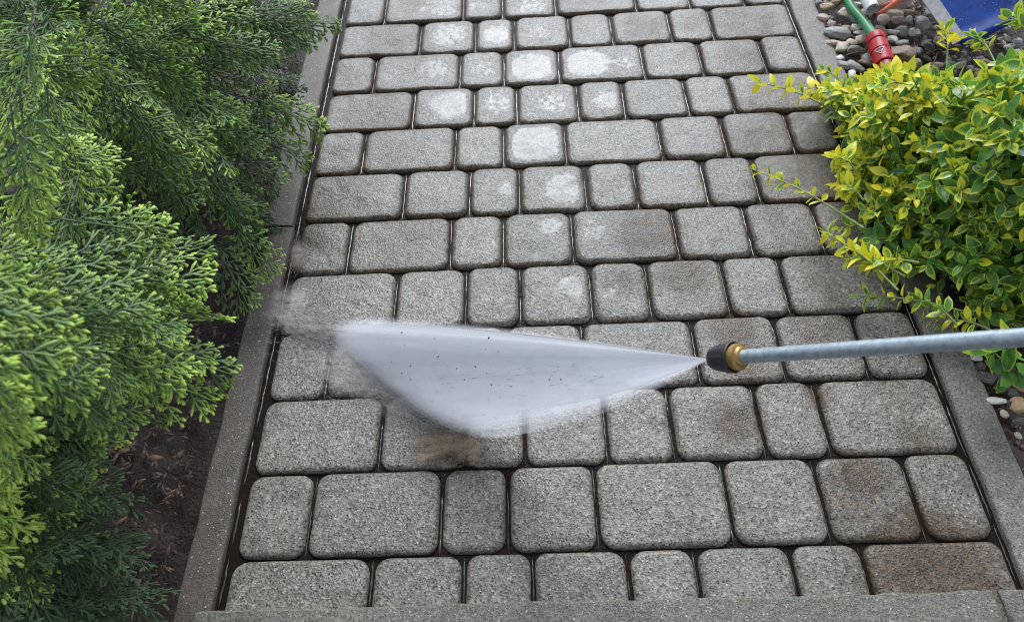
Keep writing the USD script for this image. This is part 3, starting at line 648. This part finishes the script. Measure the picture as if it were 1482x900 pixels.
FRONDS = [make_frond(900 + k, L, 1.0) for k, L in enumerate((.090, .105, .12, .13, .145, .10))]
def place_frond(kind, base, d, nrm, scale, droop, cup, seed):
    v, f, c = FRONDS[kind]; r = np.random.default_rng(seed)
    v = v * scale
    Lk = v[:, 1].max(); y = v[:, 1]; x = v[:, 0] * r.choice([-1, 1])
    zz = v[:, 2] - cup * np.abs(x) ** 1.6 * 6 + .012 * (meshkit.fbm(np.c_[x * 18, y * 18, np.full(len(x), seed * 1.1)], 2, 4) - .5)
    # bend along the length
    th = droop / max(Lk, .02) * y; yy = np.where(np.abs(droop) < 1e-3, y, np.sin(th) / (droop / Lk)); zb = -(1 - np.cos(th)) / (droop / Lk)
    tw = r.normal(0, 5.0) * y; x, zz = x * np.cos(tw) - zz * np.sin(tw), x * np.sin(tw) + zz * np.cos(tw)
    d = unit(d); s = unit(np.cross(d, nrm)); n = np.cross(s, d)
    return base + x[:, None] * s + yy[:, None] * d + (zz * np.cos(th) + zb)[:, None] * n, f if True else f, c

def shrub(name, trunk, height, boughs, seed, label, shrub_gain, dead=0, fill=0, box=None, grow=1.0):
    """Trunk, boughs that reach out to the given ends, fronds set along them. Each bough: (end point, number of fronds, vigor)."""
    r = np.random.default_rng(seed)
    S = thing(name, label=label, category='shrub', loc=None)
    tp = np.array([trunk + np.array([.02 * math.sin(3 * t), .02 * math.cos(4 * t), t * height]) for t in np.linspace(-.02, 1, 14)])
    obj('trunk', tube(tp, np.linspace(.030, .008, 14), 10), M_bark, S)
    k = 0; fill_parts, fill_c = [], []
    for bi, (e, nf, bough_gain) in enumerate(boughs):
        e = np.asarray(e, float)
        h = np.clip(e[2] - .22 - .20 * r.random(), .05, height * .95)
        b0 = trunk + np.array([0, 0, h]); mid = (b0 + e) / 2 + np.array([0, 0, .02])
        pts = catmull([b0, mid, e], 20)
        L = np.linalg.norm(np.diff(pts, axis=0), axis=1).sum()
        obj('bough', tube(pts[:19], np.linspace(.0048, .0010, 19), 6), M_twig if r.random() < .08 else M_bark, S)
        side = 1
        tdir = unit(pts[-1] - pts[-4]); out = unit(np.array([e[0] - trunk[0], e[1] - trunk[1], 0]))
        nrm0 = unit(np.array([0, 0, 1.0]) * .45 + unit(EYE - e) * 1.0 + r.normal(0, .24, 3))
        for j in range(nf):
            q = 1 - j / max(nf, 1) * .72
            idx = q * 19; i0 = int(min(18, idx)); p = pts[i0] + (pts[i0 + 1] - pts[i0]) * min(1, idx - i0) if i0 < 19 else pts[-1]
            t = unit(pts[min(19, i0 + 1)] - pts[max(0, i0 - 1)])
            if j == 0: d = t
            else:
                ax_ = nrm0; a = side * r.uniform(.45, .85); d = t * math.cos(a) + np.cross(ax_, t) * math.sin(a) + ax_ * (ax_ @ t) * (1 - math.cos(a)); side = -side
            cd = unit(EYE - p); d = d - cd * (d @ cd) * (.85 if d @ cd > 0 else .4)
            d = unit(unit(d) + np.array([0, 0, r.normal(-.10, .15)]))
            nn = unit(nrm0 + r.normal(0, .22, 3)); nn = unit(nn - d * (nn @ d))
            kind = int(r.integers(6)) if j else 3
            L_ = FRONDS[kind][0][:, 1].max(); sc = r.uniform(.82, 1.08) * grow
            base = p - d * L_ * sc * (.80 if j == 0 else .25)
            v, f, c = place_frond(kind, base, d, nn, sc, r.uniform(.05, .45), r.uniform(.1, .8), seed * 1000 + k)
            if isdead_ := r.random() < dead: v = base + (v - base) * .6
            frond_gain = bough_gain * shrub_gain * r.uniform(.55, 1.2)
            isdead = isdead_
            c = np.clip(c * frond_gain, 0, 1)
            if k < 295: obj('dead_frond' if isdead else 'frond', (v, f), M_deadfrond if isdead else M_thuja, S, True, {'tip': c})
            else: fill_parts.append((v, f)); fill_c.append(c)
            k += 1
    # old brown and deep green sprays inside
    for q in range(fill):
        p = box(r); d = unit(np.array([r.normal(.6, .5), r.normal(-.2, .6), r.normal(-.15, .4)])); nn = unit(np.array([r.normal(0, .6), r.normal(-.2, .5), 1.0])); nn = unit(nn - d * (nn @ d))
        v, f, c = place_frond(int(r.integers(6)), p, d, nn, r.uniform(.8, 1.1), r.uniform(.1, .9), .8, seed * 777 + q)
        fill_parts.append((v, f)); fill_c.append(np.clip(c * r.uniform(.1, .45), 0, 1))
    if fill_parts:
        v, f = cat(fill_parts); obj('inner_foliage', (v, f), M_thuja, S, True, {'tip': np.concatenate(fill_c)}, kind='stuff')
    return k

TA, TB = np.array([-.62, -.10, -.03]), np.array([-.52, -.98, -.03])
def DA(x, y):   # how far the far shrub's face stands from the eye
    return 1.42 + .10 * math.sin(x * .021) - .0007 * (y - 150) - .00035 * (x - 250)
def DB(x, y):
    return .80 + .0010 * (x - 200) * .5 + .0002 * (y - 450)
ends_a = [(474, 28, .9, 1.62), (440, 52, .6, 1.6), (425, 12, .7, 1.55), (455, 178, 1.0, 1.55), (432, 222, .55, 1.55), (392, 258, .5, 1.5), (340, 298, .6, 1.45), (405, 105, .6, 1.5), (382, 72, .7, 1.45), (368, 205, .6, 1.5),
          (330, 232, .6, 1.4), (300, 262, .7, 1.4), (258, 290, .6, 1.35), (320, 160, .6, None), (345, 115, .7, None), (290, 205, .8, None), (240, 235, .7, None), (200, 190, 1.1, None), (150, 150, 1.2, None), (120, 205, .8, None),
          (262, 120, .7, None), (225, 80, .9, None), (180, 30, 1.1, None), (130, 70, .7, None), (300, 40, .9, None), (350, 20, .9, None), (265, 8, .8, None), (90, 120, .6, None), (60, 60, .6, None), (100, 10, .7, None), (170, 265, .8, None),
          (125, 270, .6, None), (60, 200, 1.0, 1.15), (75, 250, 1.1, 1.1), (40, 150, 1.0, 1.15), (95, 300, 1.1, 1.05), (40, 285, 1.2, 1.0), (85, 345, .9, 1.0), (25, 320, 1.2, .95), (215, 140, .9, None), (20, 20, .6, None), (20, 90, .9, 1.28), (55, 150, .8, 1.35), (10, 170, 1.0, 1.2), (45, 40, .7, 1.4), (80, 165, .9, 1.35), (110, 95, .8, 1.4), (290, 325, .45, 1.5),
          (390, 385, .75, 1.42), (355, 425, .6, 1.42), (372, 350, .7, 1.45)]
ends_b = [(240, 335, 1.1, .88), (290, 360, 1.1, .88), (285, 405, 1.15, .84), (225, 390, 1.2, .80), (165, 425, 1.1, .78), (95, 455, 1.0, .74), (320, 465, 1.2, .84), (300, 510, 1.2, .84), (330, 535, 1.3, .86), (305, 572, 1.2, .86), (255, 465, 1.2, .78), (200, 455, 1.1, .74),
          (140, 470, 1.0, .70), (250, 540, 1.1, .78), (185, 530, 1.0, .74), (85, 480, 1.2, .64), (95, 560, 1.2, .62), (70, 620, 1.2, .60), (45, 520, 1.1, .60), (270, 610, .9, .86), (215, 600, .8, .80), (160, 590, .8, .78), (245, 665, .7, .92), (200, 640, .9, .88), (262, 690, .8, .94),
          (150, 665, .6, .86), (110, 690, .5, .84), (60, 700, .5, .80), (215, 730, .9, .95), (230, 780, 1.0, .97), (190, 835, 1.0, .99), (170, 770, .6, .95), (120, 770, .4, .92), (75, 790, .4, .88), (140, 850, 1.0, 1.0), (100, 880, .9, .98), (45, 850, .9, .86), (30, 770, .5, .84), (60, 900, 1.0, .9), (20, 660, .9, .64), (120, 735, 1.5, .80), (165, 715, 1.5, .86), (190, 780, 1.5, .90), (90, 820, 1.5, .82), (150, 800, 1.4, .90), (215, 850, 1.4, .96), (130, 890, 1.4, .92), (25, 590, 1.2, .58), (125, 520, .9, .70), (150, 910, .6, 1.0), (15, 450, 1.2, .62)]
shrub('thuja_shrub', TA, 1.05, [(off(x, y, d or DA(x, y)), 5 if x < 380 else 3, v) for x, y, v, d in ends_a], 31, 'dense green thuja shrub filling the upper left corner beside the kerb', 1.48, .006, 120,
      lambda r: off(r.uniform(-20, 380), r.uniform(-20, 300), r.uniform(1.6, 1.9)), 1.12)
shrub('thuja_shrub', TB, 1.00, [(off(x - 14 - 165 * sm(y, 560, 730), y, d * 1.08), 4 if x < 290 else 3, v * (1 + .75 * sm(y, 560, 680))) for x, y, v, d in ends_b], 32, 'bright tipped thuja shrub nearest the camera at the lower left', 1.16, .03, 80,  # leaf colour of lower boughs brightened against the shade of those above
      lambda r: off(r.uniform(-30, 90), r.uniform(400, 920), r.uniform(.98, 1.2)))

# ------------------------------------------------------------------ yellow and green euonymus
M_leaf = mat('variegated_leaf', {'m': ('attribute', {'attribute': 'margin'}), 'y': ('attribute', {'attribute': 'yellow'}), 'g': ('geometry', {}), 'n': ('noise_texture', {'scale': 150, 'detail': 4, 'roughness': .6}), 'na': ('math', {'math_type': 'multiply_add', 'value2': .9, 'value3': -.45}),
        'ad': ('math', {'math_type': 'add'}), 'ay': ('math', {'math_type': 'add'}), 's': ('map_range', {'range_type': 'smoothstep', 'from_min': .84, 'from_max': 1.04, 'clamp': True}),
        'n2': ('noise_texture', {'scale': 40, 'detail': 2}), 'gr': ('rgb_ramp', {'ramp': [(.3, (.035, .125, .034)), (.7, (.16, .34, .045))]}), 'yr': ('mix', {'color1': (.30, .50, .05), 'color2': (.68, .60, .03)}),
        'c': ('mix', {}), 'b': ('bump', {'distance': .0006, 'strength': .35}), 'p': ('principled_bsdf', {'roughness': .30, 'specular_ior_level': .5}), 't': ('translucent_bsdf', {}), 'mc': ('mix_closure', {'fac': .25})},
    [('g.position', 'n.vector'), ('n.fac', 'na.value1'), ('m.fac', 'ad.value1'), ('na.value', 'ad.value2'), ('ad.value', 'ay.value1'), ('y.fac', 'ay.value2'), ('ay.value', 's.value'), ('g.position', 'n2.vector'), ('n2.fac', 'gr.fac'), ('y.fac', 'yr.fac'), ('gr.color', 'c.color1'), ('yr.color', 'c.color2'), ('s.result', 'c.fac'),
     ('c.color', 'p.base_color'), ('c.color', 't.color'), ('n.fac', 'b.height'), ('b.normal', 'p.normal'), ('p.BSDF', 'mc.closure1'), ('t.BSDF', 'mc.closure2')], surface='mc.closure')
M_stem = simple('green_stem', (.13, .20, .05), .5, var=(60, (.22, .26, .08), 0))
tl = np.array([0, .12, .3, .5, .7, .86, 1.0]); wl = np.array([.10, .55, .92, 1.0, .80, .45, .03])
def leaf(base, d, nrm, L, W, curl, fold, wav):
    s = unit(np.cross(d, nrm)); n = np.cross(s, d)
    c = np.array([-1, -.55, 0, .55, 1.0])
    T_, C_ = np.meshgrid(tl, c, indexing='ij'); Wd = wl[:, None] * W / 2 * C_
    yy = T_ * L; zz = -curl * L * T_ ** 2 + fold * np.abs(Wd) + wav * np.sin(T_ * 9 + C_) * W * .06 * np.abs(C_)
    v = base + Wd[..., None] * s + yy[..., None] * d + zz[..., None] * n
    margin = np.maximum(np.abs(C_), np.maximum(T_ * 1.0 - .05, (.18 - T_) * 2)).clip(0, 1) ** 1.5
    return v.reshape(-1, 3), margin.ravel()
LEAF_F = grid_faces(7, 5)
EU = thing('euonymus_shrub', label='yellow and green variegated euonymus shrub spilling over the right kerb', category='shrub')
leaves = []
def sprig(p0, p1, sag, n_pairs, L0, yel, r, stem=True, L1=None, start=.25):
    p0, p1 = np.asarray(p0, float), np.asarray(p1, float)
    pts = catmull([p0, (p0 + p1) / 2 + np.array([0, 0, sag]), p1], 14)
    if stem: obj('stem', tube(pts, np.linspace(.0022, .0011, 14), 5), M_stem, EU)
    phase = r.uniform(0, 3.14)
    for j in range(n_pairs):
        t = start + (1 - start) * j / max(1, n_pairs - 1); i = t * 13; i0 = int(min(12, i)); p = pts[i0] + (pts[i0 + 1] - pts[i0]) * (i - i0); ax_ = unit(pts[i0 + 1] - pts[i0])
        a = np.cross(ax_, [0, 0, 1.0]); a = unit(a) if np.linalg.norm(a) > .05 else np.array([1.0, 0, 0]); b = np.cross(a, ax_)
        last = j == n_pairs - 1
        for sgn in (1, -1):
            ph = phase + j * 1.57 + r.normal(0, .25); rad = unit(a * math.cos(ph) + b * math.sin(ph)) * sgn
            d = unit(rad * (1.0 if not last else .55) + ax_ * r.uniform(.35, .8) + np.array([0, 0, .10]))
            nn = unit(ax_ * .8 + np.array([0, 0, .7]) + r.normal(0, .42, 3)); nn = nn - d * (nn @ d); nn = unit(nn)
            L = L0 * r.uniform(.75, 1.2) * (.72 if last else 1) * (L1 or 1)
            yl = np.clip(yel + (.22 if last else 0) + r.normal(0, .20), -.1, 1)
            v, m = leaf(p + rad * .002, d, nn, L, L * r.uniform(.42, .57), r.uniform(-.2, .55), r.uniform(.05, .5), r.uniform(0, 1))
            leaves.append((v, m, np.full(len(m), yl)))
r = np.random.default_rng(55)
POLY = np.array([(1196, 118), (1225, 128), (1265, 112), (1300, 100), (1340, 92), (1372, 112), (1400, 116), (1440, 96), (1490, 72), (1560, 0), (1600, 300), (1560, 560), (1482, 530), (1455, 500), (1420, 470), (1385, 478), (1350, 455), (1320, 420), (1282, 400), (1262, 380), (1240, 352), (1215, 330), (1232, 290), (1206, 262), (1212, 235), (1196, 205), (1205, 170), (1185, 140)], float)
from shapely.geometry import Polygon, Point
PG = Polygon(POLY)
EC, ER = np.array([1.62, -.60, .02]), np.array([.56, .60, .40])
n_s = 0; tries = 0
while n_s < 470 and tries < 14000:
    tries += 1
    u = unit(r.normal(size=3)); u[2] = abs(u[2]) * 1.0
    if u @ unit(EYE - EC) < -.25: continue
    lump = 1 + .16 * (meshkit.fbm((u * 2.6 + 7)[None], 2, 8)[0] - .5) * 2
    e = EC + ER * u * lump * r.uniform(.90, 1.03)
    X, Y, D = pix(e)
    if not PG.contains(Point(X, Y)) or e[2] < .03: continue
    inward = unit(EC + np.array([0, 0, .05]) - e)
    p0 = e + inward * r.uniform(.10, .15) + np.array([0, 0, -.05]) + r.normal(0, .02, 3)
    near_edge = PG.exterior.distance(Point(X, Y)) < 38
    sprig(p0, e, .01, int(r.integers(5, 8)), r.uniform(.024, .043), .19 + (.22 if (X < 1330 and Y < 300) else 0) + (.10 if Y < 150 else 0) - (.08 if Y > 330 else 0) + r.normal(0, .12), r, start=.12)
    n_s += 1
# deep green older leaves inside
for q in range(260):
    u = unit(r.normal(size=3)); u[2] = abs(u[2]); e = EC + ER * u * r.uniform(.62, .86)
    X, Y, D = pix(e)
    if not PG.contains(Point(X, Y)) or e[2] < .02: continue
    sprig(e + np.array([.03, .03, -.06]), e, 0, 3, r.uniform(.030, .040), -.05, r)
# sprigs that stray over the kerb and the paving
for (x0, y0, z0), (x1, y1, z1), n, L0, yel in [((1215, 165, .07), (1092, 118, .030), 6, .030, .85), ((1230, 160, .08), (1170, 128, .05), 6, .032, .8), ((1250, 330, .10), (1084, 243, .022), 8, .022, .7), ((1300, 420, .10), (1192, 335, .06), 7, .030, .75), ((1310, 400, .10), (1222, 372, .07), 7, .030, .75), ((1330, 380, .12), (1255, 385, .08), 6, .032, .65),
      ((1400, 452, .06), (1242, 428, .030), 6, .030, .45), ((1440, 480, .06), (1350, 462, .03), 5, .028, .45), ((1240, 250, .13), (1208, 228, .12), 5, .034, .8), ((1250, 290, .12), (1212, 268, .10), 5, .034, .75), ((1225, 130, .07), (1183, 100, .05), 4, .024, .5), ((1490, 500, .14), (1432, 512, .10), 4, .046, .05), ((1500, 515, .12), (1462, 545, .08), 4, .046, .0),  ((1385, 470, .07), (1330, 436, .05), 4, .03, .3),
      ((1370, 100, .14), (1366, 40, .16), 4, .030, .75), ((1440, 90, .16), (1402, 52, .14), 4, .032, .6), ((1490, 60, .18), (1462, 25, .16), 5, .036, .45), ((1300, 130, .12), (1268, 104, .07), 4, .032, .85), ((1260, 150, .10), (1246, 116, .07), 4, .032, .85)]:
    sprig(at(x0, y0, z0), at(x1, y1, z1), .012, n + 3, L0 * .9, yel, r, start=.35)
# the 300 leaves that show largest are single parts
cen = np.array([l[0].mean(0) for l in leaves]); X, Y, D = pix(cen)
buf = {}
order = np.argsort(D); vis = np.zeros(len(leaves), bool)
for i in order:
    key = (int(X[i] // 9), int(Y[i] // 9))
    if key not in buf: buf[key] = i; vis[i] = True
inside = (X > -5) & (X < 1490) & (Y > -5) & (Y < 905)
size = np.array([np.ptp(pix(l[0])[0]) * np.ptp(pix(l[0])[1]) for l in leaves]) * vis * inside
big = set(np.argsort(-size)[:298].tolist())
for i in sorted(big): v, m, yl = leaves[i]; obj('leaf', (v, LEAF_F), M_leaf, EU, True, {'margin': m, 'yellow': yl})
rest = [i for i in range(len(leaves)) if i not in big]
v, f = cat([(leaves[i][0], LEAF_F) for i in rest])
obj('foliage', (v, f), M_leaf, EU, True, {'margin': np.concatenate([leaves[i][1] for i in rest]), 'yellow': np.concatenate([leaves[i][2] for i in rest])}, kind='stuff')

# ------------------------------------------------------------------ the jet: a flat fan of fine drops, the spray it throws up, muddy splashes
NOZ = N1 - ld * .046
HIT_PX = [(532, 463), (502, 473), (489, 487), (510, 513), (548, 545), (590, 575), (640, 603), (690, 617), (735, 612)]
hit = catmull([at(*p) for p in HIT_PX], 33)
JET = thing('water_jet', label='pale flat fan of water spraying from the lance nozzle onto the paving', category='water jet')
def fan_sheet(offset, spread, seed, nu=70, nv=81):
    """One layer of the fan as a very thin closed sheet of drops; "cover" says how dense the drops stand."""
    U_ = np.linspace(.0, 1, nu)[:, None]; q = np.linspace(-1, 1, nv)[None]
    Hf = catmull(hit, nv)[None]; cmid = hit.mean(0)
    P = NOZ + U_[..., None] * ((cmid + (Hf - cmid) * spread) - NOZ) + (.020 * np.sin(np.pi * U_) * q)[..., None] * unit(hit[-1] - hit[0])
    nrm = unit(np.cross(hit[0] - NOZ, hit[-1] - NOZ)); nrm = nrm if nrm[2] > 0 else -nrm
    A = np.broadcast_to(q * 9, (nu, nv)); B = np.broadcast_to(U_ * 2.2, (nu, nv))
    st = meshkit.fbm(np.stack([A * 1.6, B, np.full_like(A, seed * 3.1)], -1), 4, seed)
    P = P + nrm * ((offset + .006 * (meshkit.fbm(np.stack([A * .5, B * 2, np.full_like(A, seed + .5)], -1), 2, seed) - .5)) * U_)[..., None]
    edge = np.clip(1 - np.abs(q) ** 2.4, 0, 1) * (1 - .25 * np.abs(q))
    cover = np.clip(edge * 1.15, 0, 1) * (.80 + 1.1 * (st - .5)) * (1 - .60 * sm(U_, .92, 1.0) + .22 * np.exp(-((U_ - .90) / .06) ** 2)) * (.75 + .25 * sm(U_, .0, .25))
    t = .0004
    top = P + nrm * t; bot = P - nrm * t
    n = nu * nv; v = np.vstack([top.reshape(-1, 3), bot.reshape(-1, 3)]); g = grid_faces(nu, nv)
    i = np.arange(nu) * nv; j = np.arange(nv); loop = np.concatenate([j[:-1], i[:-1] + nv - 1, (nu - 1) * nv + j[::-1][:-1], i[::-1][:-1]]); k = np.arange(len(loop)); l2 = loop[(k + 1) % len(loop)]
    f = np.vstack([g, g[:, ::-1] + n, np.stack([loop, loop + n, l2], 1), np.stack([l2, loop + n, l2 + n], 1)])
    c = np.clip(cover, 0, 1).ravel()
    return v, f, np.r_[c, c]
M_spray = mat('fine_drops', {'a': ('attribute', {'attribute': 'cover'}), 'g': ('geometry', {}), 'n': ('noise_texture', {'scale': 900, 'detail': 2}), 'nm': ('math', {'math_type': 'multiply_add', 'value2': .5, 'value3': .75}), 'mu': ('math', {'math_type': 'multiply', 'use_clamp': True}), 'k': ('math', {'math_type': 'multiply', 'value2': .285}),
    'd': ('diffuse_bsdf', {'color': (.73, .745, .775)}), 't': ('translucent_bsdf', {'color': (.73, .745, .775)}), 'dt': ('mix_closure', {'fac': .5}), 'tr': ('transparent_bsdf', {}), 'm': ('mix_closure', {})},
    [('g.position', 'n.vector'), ('n.fac', 'nm.value1'), ('nm.value', 'mu.value1'), ('a.fac', 'mu.value2'), ('mu.value', 'k.value1'), ('k.value', 'm.fac'), ('d.BSDF', 'dt.closure1'), ('t.BSDF', 'dt.closure2'), ('tr.BSDF', 'm.closure1'), ('dt.closure', 'm.closure2')], surface='m.closure')
for o_, sp_, sd_ in ((-.008, .86, 3), (-.002, .97, 4), (.003, 1.05, 5), (.009, 1.15, 6)):
    v, f, c = fan_sheet(o_, sp_, sd_); obj('sheet', (v, f), M_spray, JET, True, {'cover': c})
# flying drops, stretched along their path
def drops(n, pos, vel, size, stretch, seed):
    r = np.random.default_rng(seed); parts = []
    for k in range(n):
        p = pos(r); d = unit(vel(r, p)); w = size(r); L = w * stretch(r)
        a = unit(np.cross(d, [.3, .2, 1.0])); b = np.cross(d, a)
        v = np.array([p - d * L, p + a * w, p + b * w, p - a * w, p - b * w, p + d * L])
        parts.append((v, np.array([[0, 2, 1], [0, 3, 2], [0, 4, 3], [0, 1, 4], [5, 1, 2], [5, 2, 3], [5, 3, 4], [5, 4, 1]])))
    return cat(parts)
M_drop = simple('water_drops', (.55, .56, .58), .15, ior=1.33, transmission_weight=.35)
def on_hit(r): return hit[int(r.integers(2, 31))] + r.normal(0, .006, 3) * [1, 1, .2]
def jet_pos(r):
    u = r.uniform(.25, 1.0); h = hit[0] + (hit[-1] - hit[0]) * 0; t = r.uniform(0, 32); i = int(min(31, t)); h = hit[i] + (hit[i + 1] - hit[i]) * (t - i)
    return NOZ + (h - NOZ) * u + r.normal(0, .005, 3) * u
obj('drops', drops(1100, jet_pos, lambda r, p: p - NOZ + r.normal(0, .02, 3), lambda r: r.uniform(.0003, .0008), lambda r: r.uniform(3, 14), 61), M_drop, JET, False, kind='stuff')
fl = unit(np.array([-1.0, .28, 0]))
def throw(r): return np.array([-1.0 + r.normal(0, .2), .30 + r.normal(0, .25), abs(r.normal(.10, .12))])
def thrown(r):
    p = on_hit(r); v = throw(r); s_ = abs(r.normal(0, .07)); q = p + v * s_ ; q[2] = max(.002, q[2] * .6 - .9 * s_ ** 2 + r.uniform(0, .01)); return q
obj('splash_drops', drops(3200, thrown, lambda r, p: throw(r) * [1, 1, .3], lambda r: r.uniform(.00015, .00042), lambda r: r.uniform(4, 22), 62), M_drop, JET, False, kind='stuff')
# muddy splashes
M_mudd = simple('muddy_drops', (.10, .070, .048), .35, var=(200, (.20, .15, .11), 0))
def mist_blob(c, size, ang, seed):
    v = IV * (1 + .35 * (meshkit.fbm(IV * 1.8 + seed, 3, seed) - .5))[:, None] * np.array(size) / 2
    ca, sa = math.cos(ang), math.sin(ang); v = v @ np.array([[ca, sa, 0], [-sa, ca, 0], [0, 0, 1]]); v = v + c; v[:, 2] = np.maximum(v[:, 2], .0015); return v, IF
_mv = [0]
def mud_vol(col, dens, c, size, ang):
    """Spray that thins out towards the edge of its puff."""
    _mv[0] += 1
    return mat(f'thrown_spray_{_mv[0]:03d}', {'g': ('geometry', {}), 'su': ('vector_math', {'math_type': 'subtract', 'vector2': tuple(c)}), 'ro': ('vector_rotate', {'rotate_type': 'z_axis', 'angle': -ang}), 'di': ('vector_math', {'math_type': 'divide', 'vector2': tuple(np.array(size) / 2)}), 'le': ('vector_math', {'math_type': 'length'}),
        'fa': ('map_range', {'range_type': 'smoothstep', 'from_min': .25, 'from_max': 1.0, 'to_min': 1.0, 'to_max': 0.0, 'clamp': True}), 'mp': ('mapping', {'scale': (48, 120, 90)}), 'n': ('noise_texture', {'scale': 1.0, 'detail': 4, 'roughness': .6}),
        'm': ('map_range', {'from_min': .38, 'from_max': .72, 'to_min': .06 * dens, 'to_max': dens, 'clamp': True}), 'mu': ('math', {'math_type': 'multiply'}), 'v': ('principled_volume', {'color': col})},
        [('g.position', 'su.vector1'), ('su.vector', 'ro.vector'), ('ro.vector', 'di.vector1'), ('di.vector', 'le.vector1'), ('le.value', 'fa.value'), ('ro.vector', 'mp.vector'), ('mp.vector', 'n.vector'), ('n.fac', 'm.value'), ('m.result', 'mu.value1'), ('fa.result', 'mu.value2'), ('mu.value', 'v.density')], surface=None, volume='v.volume')
BROWN, GREY = ((.86, .67, .48), 120.0), ((.97, .91, .84), 44.0)
def splash(label, spots, blobs, n, vel, seed, vm):
    X_ = thing('muddy_splash', label=label, category='splash')
    def pos(r):
        x0, y0, x1, y1, hgt = spots[int(r.integers(len(spots)))]; t = abs(r.normal(0, .45)); p = at(x0 + (x1 - x0) * t, y0 + (y1 - y0) * t); p = p + r.normal(0, .009, 3); p[2] = .002 + abs(r.normal(0, hgt)); return p
    obj('drops', drops(n, pos, vel, lambda r: r.uniform(.0002, .0007), lambda r: r.uniform(2, 12), seed), M_mudd, X_, False, kind='stuff')
    for k, (px, py, z_, sz, ang) in enumerate(blobs):
        obj('spray_cloud', mist_blob(at(px, py, z_), sz, ang, seed + k), mud_vol(*vm, at(px, py, z_), sz, ang), X_, True)
splash('brown muddy splash below the tip of the water jet', [(668, 645, 600, 632, .012), (685, 640, 660, 672, .010), (640, 640, 590, 655, .008)], [(645, 642, .014, (.13, .045, .030), -.1), (678, 650, .016, (.055, .065, .034), .3), (622, 656, .010, (.08, .035, .02), .3)], 800, lambda r, p: np.array([-1 + r.normal(0, .5), -.2 + r.normal(0, .5), r.normal(.3, .4)]), 71, BROWN)
splash('grey brown splash thrown against the left kerb by the jet', [(480, 478, 400, 462, .014), (490, 490, 415, 480, .012), (470, 470, 395, 440, .014)], [(440, 468, .014, (.20, .075, .036), -.35), (560, 568, .010, (.22, .10, .024), -.55), (500, 530, .012, (.16, .12, .03), -.3), (420, 440, .012, (.10, .12, .03), .1)], 800, lambda r, p: np.array([-1 + r.normal(0, .2), .25 + r.normal(0, .2), r.normal(.15, .2)]), 72, GREY)
splash('grey splash bouncing off the left kerb above the jet', [(432, 385, 428, 340, .012), (425, 400, 430, 360, .012)], [(430, 368, .012, (.035, .10, .03), .1)], 260, lambda r, p: np.array([.2 + r.normal(0, .3), 1 + r.normal(0, .2), r.normal(.15, .2)]), 73, GREY)
r = np.random.default_rng(74)
parts = []
for k in range(34):
    t = r.uniform(0, 30); h = hit[int(t)]; p = NOZ + (h - NOZ) * r.uniform(.45, .95) + np.array([0, 0, r.uniform(.01, .05)]); parts.append(drops(1, lambda r: p, lambda r, p: r.normal(0, 1, 3), lambda r: r.uniform(.0006, .0014), lambda r: r.uniform(1, 2.2), 500 + k))
v, f = cat(parts); obj('dirt_specks', (v, f), simple('flying_dirt', (.02, .016, .014), .6), label='dark specks of dirt flying above the water jet', category='dirt', kind='stuff')

# trickles of water standing along the upright joints and beside the kerbs
parts = []; r = np.random.default_rng(81)
def trickle(x, y0, y1, w, z=-.0092):
    n = max(4, int((y1 - y0) / .003)); ys = np.linspace(y0, y1, n); xs = x + .0011 * (meshkit.fbm(np.c_[np.full(n, x * 90), ys * 90, np.zeros(n)], 3, 2) - .5) * 2
    wd = w * (.35 + 1.3 * meshkit.fbm(np.c_[np.full(n, x * 50), ys * 130, np.ones(n)], 2, 6)) * np.clip(np.minimum(np.arange(n), np.arange(n)[::-1]) / 4, .2, 1)
    a = np.linspace(0, np.pi, 5); v = np.stack([xs[:, None] + wd[:, None] * np.cos(a), np.repeat(ys[:, None], 5, 1), z + .0005 * (meshkit.fbm(np.c_[np.full(n, x * 33), ys * 210, np.full(n, 3.0)], 2, 7)[:, None] - .5) * 2 + .55 * wd[:, None] * np.sin(a)], -1).reshape(-1, 3)
    parts.append((v, grid_faces(n, 5)[:, ::-1]))
for k in range(-1, 12):
    xs = [PAT[k % 2][j] * U + .0015 for j in range(9)]
    for j, q in enumerate(JOINTS.get(k, [])):
        if q: xs[j + 1] = at(*q)[0]
    for j in range(1, 8):
        ya, yb = max(-k * PITCH_Y + .002, -1.46), -(k - 1) * PITCH_Y - .004
        while ya < yb - .008:
            L = min(yb - ya, r.uniform(.02, .16)); trickle(xs[j] - (.0016 if xs[j] > .55 else .0004) + r.normal(0, .0004), ya, ya + L, r.uniform(.0006, .0016)); ya += L + abs(r.normal(0, .022))
y_ = -1.455
while y_ < .25:
    L = r.uniform(.05, .22)
    trickle(-.0085 + r.normal(0, .0008), y_, y_ + L, r.uniform(.0008, .0015)); trickle(1.1478, y_ + .01, y_ + L + .02, r.uniform(.0009, .0016)); y_ += L + r.uniform(.005, .03)
v, f = cat(parts); obj('trickles', (v, f), M_riv, kind='stuff', label='thin bright trickles of water in the upright paving joints', category='water')
